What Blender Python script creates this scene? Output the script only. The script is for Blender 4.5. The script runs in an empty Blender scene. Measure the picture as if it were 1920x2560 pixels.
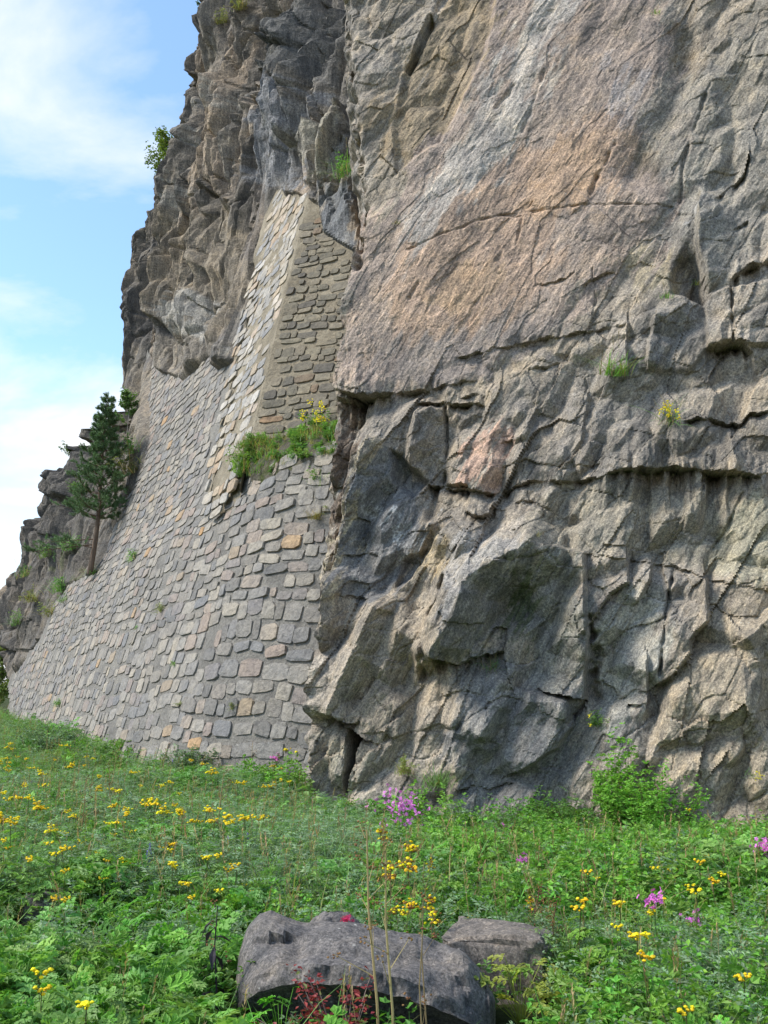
import bpy, math, random
import numpy as np
from mathutils import Vector, Matrix, Euler

scene = bpy.context.scene
C = scene.collection
R = math.radians
rng = np.random.default_rng(7)
random.seed(7)

# ------------------------------------------------------------------ camera
EYE = np.array([0.0, 0.0, 1.6])
PITCH = R(10.7)
FPX = 2490.0                      # focal length in pixels of the 1920 x 2560 photograph
cam_d = bpy.data.cameras.new("camera")
cam_d.sensor_fit = 'VERTICAL'
cam_d.sensor_height = 36.0
cam_d.lens = 36.0 * FPX / 2560.0
cam_d.clip_start = 0.05
cam_d.clip_end = 3000.0
cam = bpy.data.objects.new("camera", cam_d)
C.objects.link(cam)
cam.location = EYE
cam.rotation_euler = (R(90) + PITCH, 0, 0)
scene.camera = cam

# ------------------------------------------------------------------ sky and sun
SUN_DIR = Vector((-0.66, -0.10, 0.74)).normalized()      # towards the sun
world = bpy.data.worlds.new("World")
scene.world = world
world.use_nodes = True
wn = world.node_tree
wn.nodes.clear()


def N(nt, kind, **kw):
    n = nt.nodes.new(kind)
    for k, v in kw.items():
        if k == 'inputs':
            for kk, vv in v.items():
                n.inputs[kk].default_value = vv
        else:
            setattr(n, k, v)
    return n


def L(nt, a, b):
    nt.links.new(a, b)


sky = N(wn, 'ShaderNodeTexSky', sky_type='NISHITA', sun_disc=False)
sky.sun_elevation = math.asin(SUN_DIR.z)
sky.sun_rotation = math.atan2(SUN_DIR.x, SUN_DIR.y)
sky.altitude = 200
sky.air_density = 1.0
sky.dust_density = 0.6
sky.ozone_density = 1.6
tc = N(wn, 'ShaderNodeTexCoord')
sep = N(wn, 'ShaderNodeSeparateXYZ')
L(wn, tc.outputs['Generated'], sep.inputs[0])
den = N(wn, 'ShaderNodeMath', operation='ADD', inputs={1: 0.30})
mx = N(wn, 'ShaderNodeMath', operation='MAXIMUM', inputs={1: 0.0})
L(wn, sep.outputs['Z'], mx.inputs[0])
L(wn, mx.outputs[0], den.inputs[0])
dx = N(wn, 'ShaderNodeMath', operation='DIVIDE')
dy = N(wn, 'ShaderNodeMath', operation='DIVIDE')
L(wn, sep.outputs['X'], dx.inputs[0]); L(wn, den.outputs[0], dx.inputs[1])
L(wn, sep.outputs['Y'], dy.inputs[0]); L(wn, den.outputs[0], dy.inputs[1])
cmb = N(wn, 'ShaderNodeCombineXYZ')
L(wn, dx.outputs[0], cmb.inputs[0]); L(wn, dy.outputs[0], cmb.inputs[1])
CLOUD_LOC = (2.1, 0.10, 0.0)
mp = N(wn, 'ShaderNodeMapping')
mp.inputs['Location'].default_value = CLOUD_LOC
mp.inputs['Rotation'].default_value = (0, 0, R(25))
mp.inputs['Scale'].default_value = (0.9, 1.25, 1)
L(wn, cmb.outputs[0], mp.inputs['Vector'])
nz = N(wn, 'ShaderNodeTexNoise', inputs={'Scale': 1.7, 'Detail': 9.0, 'Roughness': 0.56, 'Distortion': 0.35})
L(wn, mp.outputs[0], nz.inputs['Vector'])
cr = N(wn, 'ShaderNodeValToRGB')
cr.color_ramp.elements[0].position = 0.50
cr.color_ramp.elements[0].color = (0.05, 0.05, 0.05, 1)
cr.color_ramp.elements[1].position = 0.70
cr.color_ramp.elements[1].color = (1, 1, 1, 1)
L(wn, nz.outputs['Fac'], cr.inputs[0])
# more cloud towards the horizon, everywhere round the sky
low = N(wn, 'ShaderNodeMapRange', inputs={'From Min': 0.02, 'From Max': 0.33, 'To Min': 0.95, 'To Max': 0.0})
L(wn, sep.outputs['Z'], low.inputs['Value'])
addc = N(wn, 'ShaderNodeMath', operation='ADD', use_clamp=True)
L(wn, cr.outputs[0], addc.inputs[0]); L(wn, low.outputs[0], addc.inputs[1])
hs = N(wn, 'ShaderNodeHueSaturation', inputs={'Saturation': 0.98, 'Value': 1.15})
L(wn, sky.outputs[0], hs.inputs['Color'])
mixc = N(wn, 'ShaderNodeMix', data_type='RGBA')
L(wn, addc.outputs[0], mixc.inputs[0])
tint = N(wn, 'ShaderNodeMix', data_type='RGBA', blend_type='MULTIPLY')
tint.inputs[0].default_value = 1.0
tint.inputs[7].default_value = (0.88, 1.03, 1.07, 1)
L(wn, hs.outputs[0], tint.inputs[6])
L(wn, tint.outputs[2], mixc.inputs[6])
mixc.inputs[7].default_value = (4.4, 4.45, 4.55, 1)
bg = N(wn, 'ShaderNodeBackground', inputs={'Strength': 0.13})
L(wn, mixc.outputs[2], bg.inputs['Color'])
wo = N(wn, 'ShaderNodeOutputWorld')
L(wn, bg.outputs[0], wo.inputs['Surface'])

sun_d = bpy.data.lights.new("sun", 'SUN')
sun_d.energy = 2.7
sun_d.angle = R(16)
sun_d.color = (1.0, 0.95, 0.87)
sun = bpy.data.objects.new("sun", sun_d)
C.objects.link(sun)
sun.location = (-20, -5, 30)
sun.rotation_euler = (-SUN_DIR).to_track_quat('-Z', 'Y').to_euler()

scene.view_settings.view_transform = 'Standard'
scene.view_settings.look = 'None'
scene.view_settings.gamma = 1.0
scene.view_settings.use_curve_mapping = False
scene.view_settings.exposure = 1.02
scene.render.engine = 'CYCLES'
scene.cycles.use_denoising = True
scene.cycles.max_bounces = 6
scene.cycles.diffuse_bounces = 3
scene.cycles.transparent_max_bounces = 4

# ------------------------------------------------------------------ projection helpers (used to lay things out on world surfaces)
FWD = np.array([0, math.cos(PITCH), math.sin(PITCH)])
UPV = np.array([0, -math.sin(PITCH), math.cos(PITCH)])


def proj(P):
    d = np.asarray(P, float) - EYE
    zc = d @ FWD
    zc = np.where(np.abs(zc) < 1e-3, 1e-3, zc)
    return 960 + FPX * d[..., 0] / zc, 1280 - FPX * (d @ UPV) / zc


def ray(px, py):
    px = np.asarray(px, float); py = np.asarray(py, float)
    a = (px - 960) / FPX; b = (1280 - py) / FPX
    v = FWD + b[..., None] * UPV
    v = v + a[..., None] * np.array([1.0, 0, 0])
    return v


def at_y(px, py, Y):
    v = ray(px, py)
    return EYE + v * (Y / v[..., 1])[..., None]


# ------------------------------------------------------------------ noise
def _hash(ix, iy, seed):
    h = (ix.astype(np.int64) * 374761393 + iy.astype(np.int64) * 668265263 + int(seed) * 2147483647 + 1274126177) & 0xFFFFFFFF
    h = ((h ^ (h >> 13)) * 1274126177) & 0xFFFFFFFF
    h = ((h ^ (h >> 16)) * 2246822519) & 0xFFFFFFFF
    h = h ^ (h >> 15)
    return (h & 0xFFFFFF) / float(0x1000000)


def perlin(x, y, seed=0):
    ix = np.floor(x); iy = np.floor(y)
    fx = x - ix; fy = y - iy
    u = fx * fx * fx * (fx * (fx * 6 - 15) + 10)
    v = fy * fy * fy * (fy * (fy * 6 - 15) + 10)

    def g(a, b):
        t = _hash(ix + a, iy + b, seed) * (2 * np.pi)
        return np.cos(t) * (fx - a) + np.sin(t) * (fy - b)
    n = (g(0, 0) * (1 - u) + g(1, 0) * u) * (1 - v) + (g(0, 1) * (1 - u) + g(1, 1) * u) * v
    return n * 1.5


def fbm(x, y, seed=0, oct=4, gain=0.5, lac=2.03):
    s = np.zeros_like(x, float); a = 1.0; f = 1.0
    for k in range(oct):
        s += a * perlin(x * f + 17.3 * k, y * f - 9.1 * k, seed + k)
        a *= gain; f *= lac
    return s


def ridged(x, y, seed=0, oct=3):
    s = np.zeros_like(x, float); a = 1.0; f = 1.0
    for k in range(oct):
        s += a * (1 - 2 * np.abs(perlin(x * f + 5.7 * k, y * f + 3.1 * k, seed + k)))
        a *= 0.5; f *= 2.1
    return s


def facets(x, y, seed=0, jitter=0.9):
    """jittered-grid cells: returns random id value, F2-F1 edge distance, offset vector to the cell centre"""
    ix = np.floor(x); iy = np.floor(y)
    d1 = np.full(x.shape, 1e9); d2 = np.full(x.shape, 1e9)
    rid = np.zeros(x.shape); r2 = np.zeros(x.shape); r3 = np.zeros(x.shape)
    ox = np.zeros(x.shape); oy = np.zeros(x.shape)
    for a in (-1, 0, 1):
        for b in (-1, 0, 1):
            cx = ix + a; cy = iy + b
            jx = cx + 0.5 + jitter * (_hash(cx, cy, seed) - 0.5)
            jy = cy + 0.5 + jitter * (_hash(cx, cy, seed + 31) - 0.5)
            ddx = x - jx; ddy = y - jy
            d = np.maximum(np.abs(ddx), np.abs(ddy)) * 0.6 + np.hypot(ddx, ddy) * 0.4
            near = d < d1
            d2 = np.where(near, d1, np.minimum(d2, d))
            rid = np.where(near, _hash(cx, cy, seed + 77), rid)
            r2 = np.where(near, _hash(cx, cy, seed + 101), r2)
            r3 = np.where(near, _hash(cx, cy, seed + 151), r3)
            ox = np.where(near, ddx, ox); oy = np.where(near, ddy, oy)
            d1 = np.where(near, d, d1)
    return rid, r2, r3, d2 - d1, ox, oy


def blocks(x, y, seed=0, slope=1.3, tilt=0.7, jitter=0.95, flat=0.22):
    """upper envelope of tilted flat-topped blocks: planar faces meeting in straight sharp edges; returns height and two random values of the block"""
    ix = np.floor(x); iy = np.floor(y)
    best = np.full(x.shape, -1e9); r1 = np.zeros(x.shape); r2 = np.zeros(x.shape)
    for a in (-1, 0, 1):
        for b in (-1, 0, 1):
            cx = ix + a; cy = iy + b
            ddx = x - (cx + 0.5 + jitter * (_hash(cx, cy, seed) - 0.5))
            ddy = y - (cy + 0.5 + jitter * (_hash(cx, cy, seed + 31) - 0.5))
            th = (_hash(cx, cy, seed + 57) - 0.5) * 0.9
            c, s_ = np.cos(th), np.sin(th)
            u = ddx * c + ddy * s_; v = -ddx * s_ + ddy * c
            k = _hash(cx, cy, seed + 63) - 0.5
            nrm = np.maximum(np.maximum(np.abs(u), np.abs(v)), np.abs(u * 0.7 + v * 0.7 * np.sign(k)) * 1.08)
            o = _hash(cx, cy, seed + 77)
            g1 = (_hash(cx, cy, seed + 83) - 0.5) * 2 * tilt; g2 = (_hash(cx, cy, seed + 91) - 0.5) * 2 * tilt
            val = 0.45 * o + g1 * u + g2 * v - slope * np.maximum(nrm - flat, 0)
            m = val > best
            best = np.where(m, val, best)
            r1 = np.where(m, o, r1); r2 = np.where(m, _hash(cx, cy, seed + 101), r2)
    return best, r1, r2


def sstep(a, b, x):
    t = np.clip((x - a) / (b - a), 0, 1)
    return t * t * (3 - 2 * t)


def poly_sd(px, py, poly):
    """signed distance to a polygon, positive inside"""
    P = np.asarray(poly, float)
    d = np.full(px.shape, 1e18); inside = np.zeros(px.shape, bool)
    n = len(P)
    for i in range(n):
        ax, ay = P[i]; bx, by = P[(i + 1) % n]
        ex, ey = bx - ax, by - ay
        wx, wy = px - ax, py - ay
        t = np.clip((wx * ex + wy * ey) / (ex * ex + ey * ey + 1e-12), 0, 1)
        d = np.minimum(d, (wx - t * ex) ** 2 + (wy - t * ey) ** 2)
        c = ((ay > py) != (by > py)) & (px < ex * (py - ay) / (ey if ey != 0 else 1e-12) + ax)
        inside ^= c
    d = np.sqrt(d)
    return np.where(inside, d, -d)


def line_d(px, py, pl):
    P = np.asarray(pl, float)
    d = np.full(px.shape, 1e18)
    for i in range(len(P) - 1):
        ax, ay = P[i]; bx, by = P[i + 1]
        ex, ey = bx - ax, by - ay
        wx, wy = px - ax, py - ay
        t = np.clip((wx * ex + wy * ey) / (ex * ex + ey * ey + 1e-12), 0, 1)
        d = np.minimum(d, (wx - t * ex) ** 2 + (wy - t * ey) ** 2)
    return np.sqrt(d)


# ------------------------------------------------------------------ mesh and object helpers
def mesh_from(name, V, F, mats=(), smooth=False, cols=None, fmat=None):
    """V n x 3, F list of index arrays (each m x k) or one array"""
    me = bpy.data.meshes.new(name)
    V = np.asarray(V, np.float32)
    if isinstance(F, np.ndarray):
        F = [F]
    F = [np.asarray(f, np.int32) for f in F if len(f)]
    nl = sum(f.size for f in F); nf = sum(len(f) for f in F)
    me.vertices.add(len(V)); me.vertices.foreach_set('co', V.ravel())
    me.loops.add(nl); me.polygons.add(nf)
    me.loops.foreach_set('vertex_index', np.concatenate([f.ravel() for f in F]))
    sizes = np.concatenate([np.full(len(f), f.shape[1], np.int32) for f in F])
    starts = np.concatenate([[0], np.cumsum(sizes)[:-1]]).astype(np.int32)
    me.polygons.foreach_set('loop_start', starts)
    me.update(calc_edges=True)
    for m in mats:
        me.materials.append(m)
    if fmat is not None:
        me.polygons.foreach_set('material_index', np.asarray(fmat, np.int32))
    me.polygons.foreach_set('use_smooth', np.full(nf, bool(smooth)))
    if cols is not None:
        at = me.attributes.new('Col', 'FLOAT_COLOR', 'POINT')
        c = np.ones((len(V), 4), np.float32); c[:, :3] = cols
        at.data.foreach_set('color', c.ravel())
    me.validate(verbose=False)
    return me


def obj(name, me, parent=None, loc=None, **props):
    o = bpy.data.objects.new(name, me)
    C.objects.link(o)
    if parent is not None:
        o.parent = parent
    if loc is not None:
        o.location = loc
    for k, v in props.items():
        o[k] = v
    return o


def grid_faces(nu, nv, keep=None):
    i = np.arange(nu - 1)[:, None] * nv + np.arange(nv - 1)[None, :]
    F = np.stack([i, i + nv, i + nv + 1, i + 1], -1).reshape(-1, 4)
    if keep is not None:
        F = F[keep.ravel()]
    return F


def compact(V, F, *arrs):
    used = np.zeros(len(V), bool); used[F.ravel()] = True
    idx = np.cumsum(used) - 1
    return (V[used], idx[F]) + tuple(a[used] for a in arrs)


# ------------------------------------------------------------------ materials
def new_mat(name):
    m = bpy.data.materials.new(name)
    m.use_nodes = True
    nt = m.node_tree
    nt.nodes.clear()
    out = N(nt, 'ShaderNodeOutputMaterial')
    return m, nt, out


def mixrgb(nt, fac, a, b, mode='MIX'):
    n = N(nt, 'ShaderNodeMix', data_type='RGBA', blend_type=mode)
    for s, v in ((0, fac), (6, a), (7, b)):
        if isinstance(v, bpy.types.NodeSocket):
            L(nt, v, n.inputs[s])
        elif s == 0:
            n.inputs[0].default_value = v
        else:
            n.inputs[s].default_value = (*v, 1) if len(v) == 3 else v
    return n.outputs[2]


def ramp(nt, src, stops, interp='LINEAR'):
    r = N(nt, 'ShaderNodeValToRGB')
    cr_ = r.color_ramp
    cr_.interpolation = interp
    while len(cr_.elements) < len(stops):
        cr_.elements.new(0.5)
    for e, (p, c) in zip(cr_.elements, stops):
        e.position = p
        e.color = (*c, 1) if len(c) == 3 else c
    L(nt, src, r.inputs[0])
    return r.outputs[0]


def noise(nt, vec, scale, detail=5, rough=0.55, dist=0.0):
    n = N(nt, 'ShaderNodeTexNoise', inputs={'Scale': scale, 'Detail': detail, 'Roughness': rough, 'Distortion': dist})
    L(nt, vec, n.inputs['Vector'])
    return n.outputs['Fac']


def mapping(nt, vec, rot=(0, 0, 0), scale=(1, 1, 1), loc=(0, 0, 0)):
    m = N(nt, 'ShaderNodeMapping')
    m.inputs['Rotation'].default_value = rot
    m.inputs['Scale'].default_value = scale
    m.inputs['Location'].default_value = loc
    L(nt, vec, m.inputs['Vector'])
    return m.outputs[0]


def bsdf(nt, out, color, rough=0.85, normal=None, spec=0.3):
    b = N(nt, 'ShaderNodeBsdfPrincipled')
    b.inputs['Roughness'].default_value = rough
    b.inputs['Specular IOR Level'].default_value = spec
    if isinstance(color, bpy.types.NodeSocket):
        L(nt, color, b.inputs['Base Color'])
    else:
        b.inputs['Base Color'].default_value = (*color, 1)
    if normal is not None:
        L(nt, normal, b.inputs['Normal'])
    L(nt, b.outputs[0], out.inputs['Surface'])
    return b


def bump(nt, height, dist, strength=1.0, normal=None):
    b = N(nt, 'ShaderNodeBump', inputs={'Distance': dist, 'Strength': strength})
    L(nt, height, b.inputs['Height'])
    if normal is not None:
        L(nt, normal, b.inputs['Normal'])
    return b.outputs[0]


def rock_material(name, lean_rot, grain=(1.0, 1.0, 1.0), speck=0.5, attr=True, base=(0.24, 0.225, 0.2), k=1.0, gain=1.0, sat=0.93, speck_scale=9.0):
    """gneiss: colour attribute of the mesh, foliation streaks, mottling, pale lichen specks, fine relief"""
    m, nt, out = new_mat(name)
    tcn = N(nt, 'ShaderNodeTexCoord')
    v = tcn.outputs['Object']
    if attr:
        a = N(nt, 'ShaderNodeAttribute', attribute_name='Col')
        col = a.outputs['Color']
    else:
        rgb = N(nt, 'ShaderNodeRGB'); rgb.outputs[0].default_value = (*base, 1)
        col = rgb.outputs[0]
    # foliation: stretched noise along the dip of the rock
    vr = mapping(nt, v, rot=lean_rot)
    vs = mapping(nt, vr, scale=(9 * k, 9 * k, 1.1 * k))
    streak = noise(nt, vs, 1.0, 7, 0.62, 0.0)
    vs2 = mapping(nt, vr, scale=(34 * k, 34 * k, 3.2 * k))
    streak2 = noise(nt, vs2, 1.0, 5, 0.65, 0.0)
    mot = noise(nt, v, 2.3 * k, 8, 0.66, 0.0)
    fine = noise(nt, v, 28 * k, 6, 0.7)
    grains = noise(nt, v, 48 * k, 3, 0.75)
    f1 = ramp(nt, streak, [(0.30, (0.60, 0.60, 0.60)), (0.50, (1.0, 1.0, 1.0)), (0.72, (1.42, 1.38, 1.30))])
    f2 = ramp(nt, streak2, [(0.30, (0.72, 0.72, 0.73)), (0.52, (1.0, 1.0, 1.0)), (0.74, (1.28, 1.27, 1.24))])
    f3 = ramp(nt, mot, [(0.30, (0.66, 0.68, 0.72)), (0.5, (1, 1, 1)), (0.70, (1.22, 1.14, 1.0))])
    f4 = ramp(nt, fine, [(0.32, (0.42, 0.42, 0.42)), (0.5, (1, 1, 1)), (0.68, (1.65, 1.62, 1.58))])
    f5 = ramp(nt, grains, [(0.34, (0.7, 0.7, 0.7)), (0.5, (1, 1, 1)), (0.66, (1.3, 1.3, 1.28))])
    for f in (f1, f2, f3, f4, f5):
        col = mixrgb(nt, 1.0, col, f, 'MULTIPLY')
    if gain != 1.0:
        col = mixrgb(nt, 1.0, col, (gain, gain, gain), 'MULTIPLY')
    hs_ = N(nt, 'ShaderNodeHueSaturation', inputs={'Saturation': sat})
    L(nt, col, hs_.inputs['Color'])
    col = hs_.outputs[0]
    # dark water stains running down
    vst = mapping(nt, v, scale=(1.6 * k, 1.6 * k, 0.22 * k))
    st = noise(nt, vst, 1.0, 6, 0.6, 0.8)
    stf = ramp(nt, st, [(0.57, (0, 0, 0)), (0.70, (0.55, 0.55, 0.55))])
    col = mixrgb(nt, stf, col, (0.055, 0.055, 0.055))
    # pale lichen specks
    vor = N(nt, 'ShaderNodeTexVoronoi', inputs={'Scale': speck_scale, 'Randomness': 1.0})
    L(nt, v, vor.inputs['Vector'])
    sp = ramp(nt, vor.outputs['Distance'], [(0.07, (1, 1, 1)), (0.15, (0, 0, 0))])
    gate = ramp(nt, noise(nt, v, 1.7 * k, 4, 0.6), [(0.50, (0, 0, 0)), (0.62, (speck, speck, speck))])
    col = mixrgb(nt, mixrgb(nt, 1.0, sp, gate, 'MULTIPLY'), col, (0.50, 0.49, 0.44))
    b1 = bump(nt, streak, 0.035 / k, 0.6)
    b2 = bump(nt, streak2, 0.016 / k, 0.7, b1)
    b3 = bump(nt, fine, 0.020 / k, 0.7, b2)
    b4 = bump(nt, grains, 0.008 / k, 0.7, b3)
    bsdf(nt, out, col, 0.82, b4, 0.28)
    return m

# ------------------------------------------------------------------ digitised layout of the rock features (photo pixels of several enlargements)
def zm(x0, y0, k):
    return lambda *pts: [(x0 + k * x, y0 + k * y) for x, y in pts]


z1 = zm(0, 0, 0.5787); z2 = zm(960, 0, 0.5787); z3 = zm(0, 1000, 0.5787); z4 = zm(960, 1000, 0.5787)
q4 = zm(760, 1100, 0.4296); q1 = zm(500, 400, 0.3843); q3 = zm(0, 950, 0.4294)


def blur(h, n):
    for _ in range(n):
        for ax in (0, 1):
            a = np.roll(h, 1, ax); b = np.roll(h, -1, ax)
            sl0 = [slice(None)] * 2; sl0[ax] = 0; a[tuple(sl0)] = h[tuple(sl0)]
            sl1 = [slice(None)] * 2; sl1[ax] = -1; b[tuple(sl1)] = h[tuple(sl1)]
            h = 0.25 * a + 0.5 * h + 0.25 * b
    return h


class Relief:
    """height field over a base surface; features are laid out by where the base surface is seen from the path"""

    def __init__(s, px, py, warp_seed=3, warp=7.0):
        s.px = px + warp * fbm(px / 45, py / 45, warp_seed, 3)
        s.py = py + warp * fbm(px / 45 + 40, py / 45, warp_seed + 9, 3)
        s.h = np.zeros(px.shape)

    def sub(s, pts, m):
        P = np.asarray(pts)
        x0, y0 = P.min(0) - m; x1, y1 = P.max(0) + m
        return (s.px > x0) & (s.px < x1) & (s.py > y0) & (s.py < y1)

    def block(s, poly, h, tilt=(0, 0), edge=5.0):
        k = s.sub(poly, edge * 3)
        if not k.any():
            return
        sd = poly_sd(s.px[k], s.py[k], poly)
        c = np.mean(np.asarray(poly), 0)
        w = sstep(-edge, edge, sd)
        s.h[k] += w * (h + tilt[0] * (s.px[k] - c[0]) / 100 + tilt[1] * (s.py[k] - c[1]) / 100)

    def crack(s, pl, w, depth):
        k = s.sub(pl, w * 4)
        if not k.any():
            return
        d = line_d(s.px[k], s.py[k], pl)
        vary_ = 1.0 if w > 15 else np.clip(0.75 + 0.9 * fbm(s.px[k] / 38, s.py[k] / 38, 87, 2), 0.1, 1.5)
        s.h[k] -= depth * vary_ * np.exp(-(d / (w * (0.6 + 0.5 * vary_))) ** 2)

    def ledge(s, pl, depth, fall, taper=25.0):
        """recess just below a line: the rock above it overhangs"""
        P = np.asarray(pl, float)
        k = (s.px > P[0, 0]) & (s.px < P[-1, 0])
        if not k.any():
            return
        x = s.px[k]
        dy = s.py[k] - np.interp(x, P[:, 0], P[:, 1])
        dp = depth if np.isscalar(depth) else np.interp(x, P[:, 0], depth)
        fl = fall if np.isscalar(fall) else np.interp(x, P[:, 0], fall)
        e = np.clip((x - P[0, 0]) / taper, 0, 1) * np.clip((P[-1, 0] - x) / taper, 0, 1)
        vn = np.clip(0.8 + 1.0 * fbm(x / 42, x * 0 + P[0, 1], 88, 3), 0.12, 1.6)
        e = e * vn
        dy = dy + 5 * fbm(x / 26, x * 0 + P[0, 0], 89, 3)
        s.h[k] -= e * dp * np.where(dy > -1.5, np.exp(-np.maximum(dy, 0) / fl), 0) * np.clip((dy + 1.5) / 3, 0, 1)
        s.h[k] += e * dp * 0.30 * np.where(dy <= 1, np.exp(np.minimum(dy, 0) / (fl * 1.4)), 0)

    def arete(s, pl, h, fl, fr):
        """ridge along a line drawn downwards, falling off over fl px to its left and fr px to its right"""
        k = s.sub(pl, max(fl, fr) + 5)
        if not k.any():
            return
        P = np.asarray(pl, float)
        x = s.px[k]; y = s.py[k]
        best = np.full(x.shape, 1e18); side = np.zeros(x.shape); tt = np.zeros(x.shape)
        n = len(P) - 1
        for i in range(n):
            ax, ay = P[i]; ex, ey = P[i + 1] - P[i]
            wx, wy = x - ax, y - ay
            tr = (wx * ex + wy * ey) / (ex * ex + ey * ey)
            t = np.clip(tr, 0, 1)
            d = (wx - t * ex) ** 2 + (wy - t * ey) ** 2
            c = ex * wy - ey * wx
            over = np.where((i == 0) & (tr < 0), -tr * np.hypot(ex, ey), 0) + np.where((i == n - 1) & (tr > 1), (tr - 1) * np.hypot(ex, ey), 0)
            m = d < best
            best = np.where(m, d, best); side = np.where(m, c, side); tt = np.where(m, over, tt)
        d = np.sqrt(best)
        f = np.where(side > 0, fl, fr)
        prof = np.clip(1 - d / f, 0, 1)
        s.h[k] += 1.25 * h * prof * np.clip(1 - tt / (0.5 * max(fl, fr)), 0, 1)


class Paint:
    """rock colour"""

    def __init__(s, px, py, base):
        a_ = (px * 0.5 - py * 0.866); b_ = (px * 0.866 + py * 0.5)       # along and across the grain
        w_ = 44 * fbm(b_ / 40, a_ / 170, 51, 6, 0.68)
        s.px = px + w_ + 10 * fbm(px / 60, py / 60, 55, 3)
        s.py = py + 0.6 * w_ + 12 * fbm(px / 60 + 9, py / 60, 61, 3)
        s.c = np.empty(px.shape + (3,)); s.c[:] = base

    def patch(s, poly, col, k=1.0, soft=25.0):
        soft = soft * 0.55
        P = np.asarray(poly)
        x0, y0 = P.min(0) - soft * 2; x1, y1 = P.max(0) + soft * 2
        m = (s.px > x0) & (s.px < x1) & (s.py > y0) & (s.py < y1)
        w = k * sstep(-soft, soft, poly_sd(s.px[m], s.py[m], poly))[:, None]
        s.c[m] = s.c[m] * (1 - w) + np.asarray(col) * w

    def line(s, pl, col, wd, k=1.0):
        P = np.asarray(pl)
        x0, y0 = P.min(0) - wd * 3; x1, y1 = P.max(0) + wd * 3
        m = (s.px > x0) & (s.px < x1) & (s.py > y0) & (s.py < y1)
        w = k * np.exp(-(line_d(s.px[m], s.py[m], pl) / wd) ** 2)[:, None]
        s.c[m] = s.c[m] * (1 - w) + np.asarray(col) * w


# ------------------------------------------------------------------ ground
def ground_z(x, y):
    x = np.asarray(x, float); y = np.asarray(y, float)
    z = 0.035 * np.clip(y - 19, 0, 60) * sstep(2, -8, x)
    z = z - 0.50 * sstep(7.5, 14.5, y) * sstep(-3.5, 1.0, x)
    z = z + 0.10 * fbm(x / 3.1, y / 3.1, 5, 3) * sstep(2, 6, y) + 0.25 * fbm(x / 40, y / 40, 8, 3) * sstep(60, 140, np.hypot(x, y))
    z = z - 0.10 * np.exp(-((x - 0.4) ** 2 + (y - 4.6) ** 2) / 2.0)
    return z


def gp(px, py):
    """point of the ground seen at a photo pixel"""
    v = ray(px, py)
    lo, hi = 1.0, 200.0
    for t in np.arange(1.0, 200.0, 0.25):
        p = EYE + v * t
        if p[2] < ground_z(p[0], p[1]):
            hi = t; lo = t - 0.25
            break
    for _ in range(14):
        m = 0.5 * (lo + hi)
        p = EYE + v * m
        if p[2] < ground_z(p[0], p[1]):
            hi = m
        else:
            lo = m
    p = EYE + v * hi
    p[2] = ground_z(p[0], p[1])
    return p


def build_ground():
    def axis(a, b, fine0, fine1, st, n):
        mid = np.arange(fine0, fine1 + 1e-6, st)
        lo = fine0 - np.geomspace(st, fine0 - a, n)[::-1]
        hi = fine1 + np.geomspace(st, b - fine1, n)
        return np.concatenate([lo, mid, hi])
    xs = axis(-900, 900, -24, 14, 0.25, 26)
    ys = axis(-300, 1500, 0, 50, 0.25, 26)
    X, Y = np.meshgrid(xs, ys, indexing='ij')
    Z = ground_z(X, Y) + 0.02 * fbm(X * 1.7, Y * 1.7, 4, 3)
    V = np.stack([X, Y, Z], -1).reshape(-1, 3)
    m, nt, out = new_mat("meadow soil and moss")
    v = N(nt, 'ShaderNodeTexCoord').outputs['Object']
    col = ramp(nt, noise(nt, v, 1.4, 8, 0.65), [(0.3, (0.035, 0.040, 0.016)), (0.5, (0.050, 0.065, 0.020)), (0.7, (0.075, 0.075, 0.035))])
    col = mixrgb(nt, 1.0, col, ramp(nt, noise(nt, v, 22, 6, 0.7), [(0.3, (0.5, 0.5, 0.5)), (0.7, (1.4, 1.4, 1.4))]), 'MULTIPLY')
    bsdf(nt, out, col, 0.95, bump(nt, noise(nt, v, 14, 8, 0.7), 0.08, 0.9), 0.1)
    obj("ground", mesh_from("ground", V, grid_faces(len(xs), len(ys)), [m], True), kind="structure",
        label="sloping meadow ground under grass and herbs below cliff")


build_ground()

# ------------------------------------------------------------------ the left half: plan of wall, buttress and upper cliff
Pb = at_y(631.0, 1084.0, 22.0)
Pt = at_y(769.0, 500.0, 24.5)
CV = (Pt - Pb) / (Pt[2] - Pb[2])                    # direction of the buttress corner
K0 = Pb - CV * Pb[2]
DV = np.array([-0.457, 0.889, 0.0])                 # along the long wall, away from the path
EV = np.array([0.911, -0.412, 0.0])                 # along the wall's end, towards the near cliff
NL = np.cross(CV, DV); NL /= np.linalg.norm(NL)     # outward normals
NF = np.cross(EV, CV); NF /= np.linalg.norm(NF)
ZK = 17.0
CB = np.array([0.115, 0.060, 1.0])                  # the rock above stands steeper than the masonry


def onL(px, py):
    """(u, z) on the long sloping face, or on the steeper rock above it"""
    v = ray(px, py)
    u, z, t = np.linalg.solve(np.array([DV, CV, -v]).T, EYE - K0)
    if z > ZK:
        u, z, t = np.linalg.solve(np.array([DV, CB, -v]).T, EYE - (K0 + CV * ZK - CB * ZK))
    return u, z


def S_up(u, z):
    a = np.maximum(u, 0)[..., None]; b = np.maximum(-u, 0)[..., None]
    return K0 + DV * a + EV * b + CV * np.minimum(z, ZK)[..., None] + CB * np.maximum(z - ZK, 0)[..., None]


def sp(x, w):
    return w * np.logaddexp(0, x / w)


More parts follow.
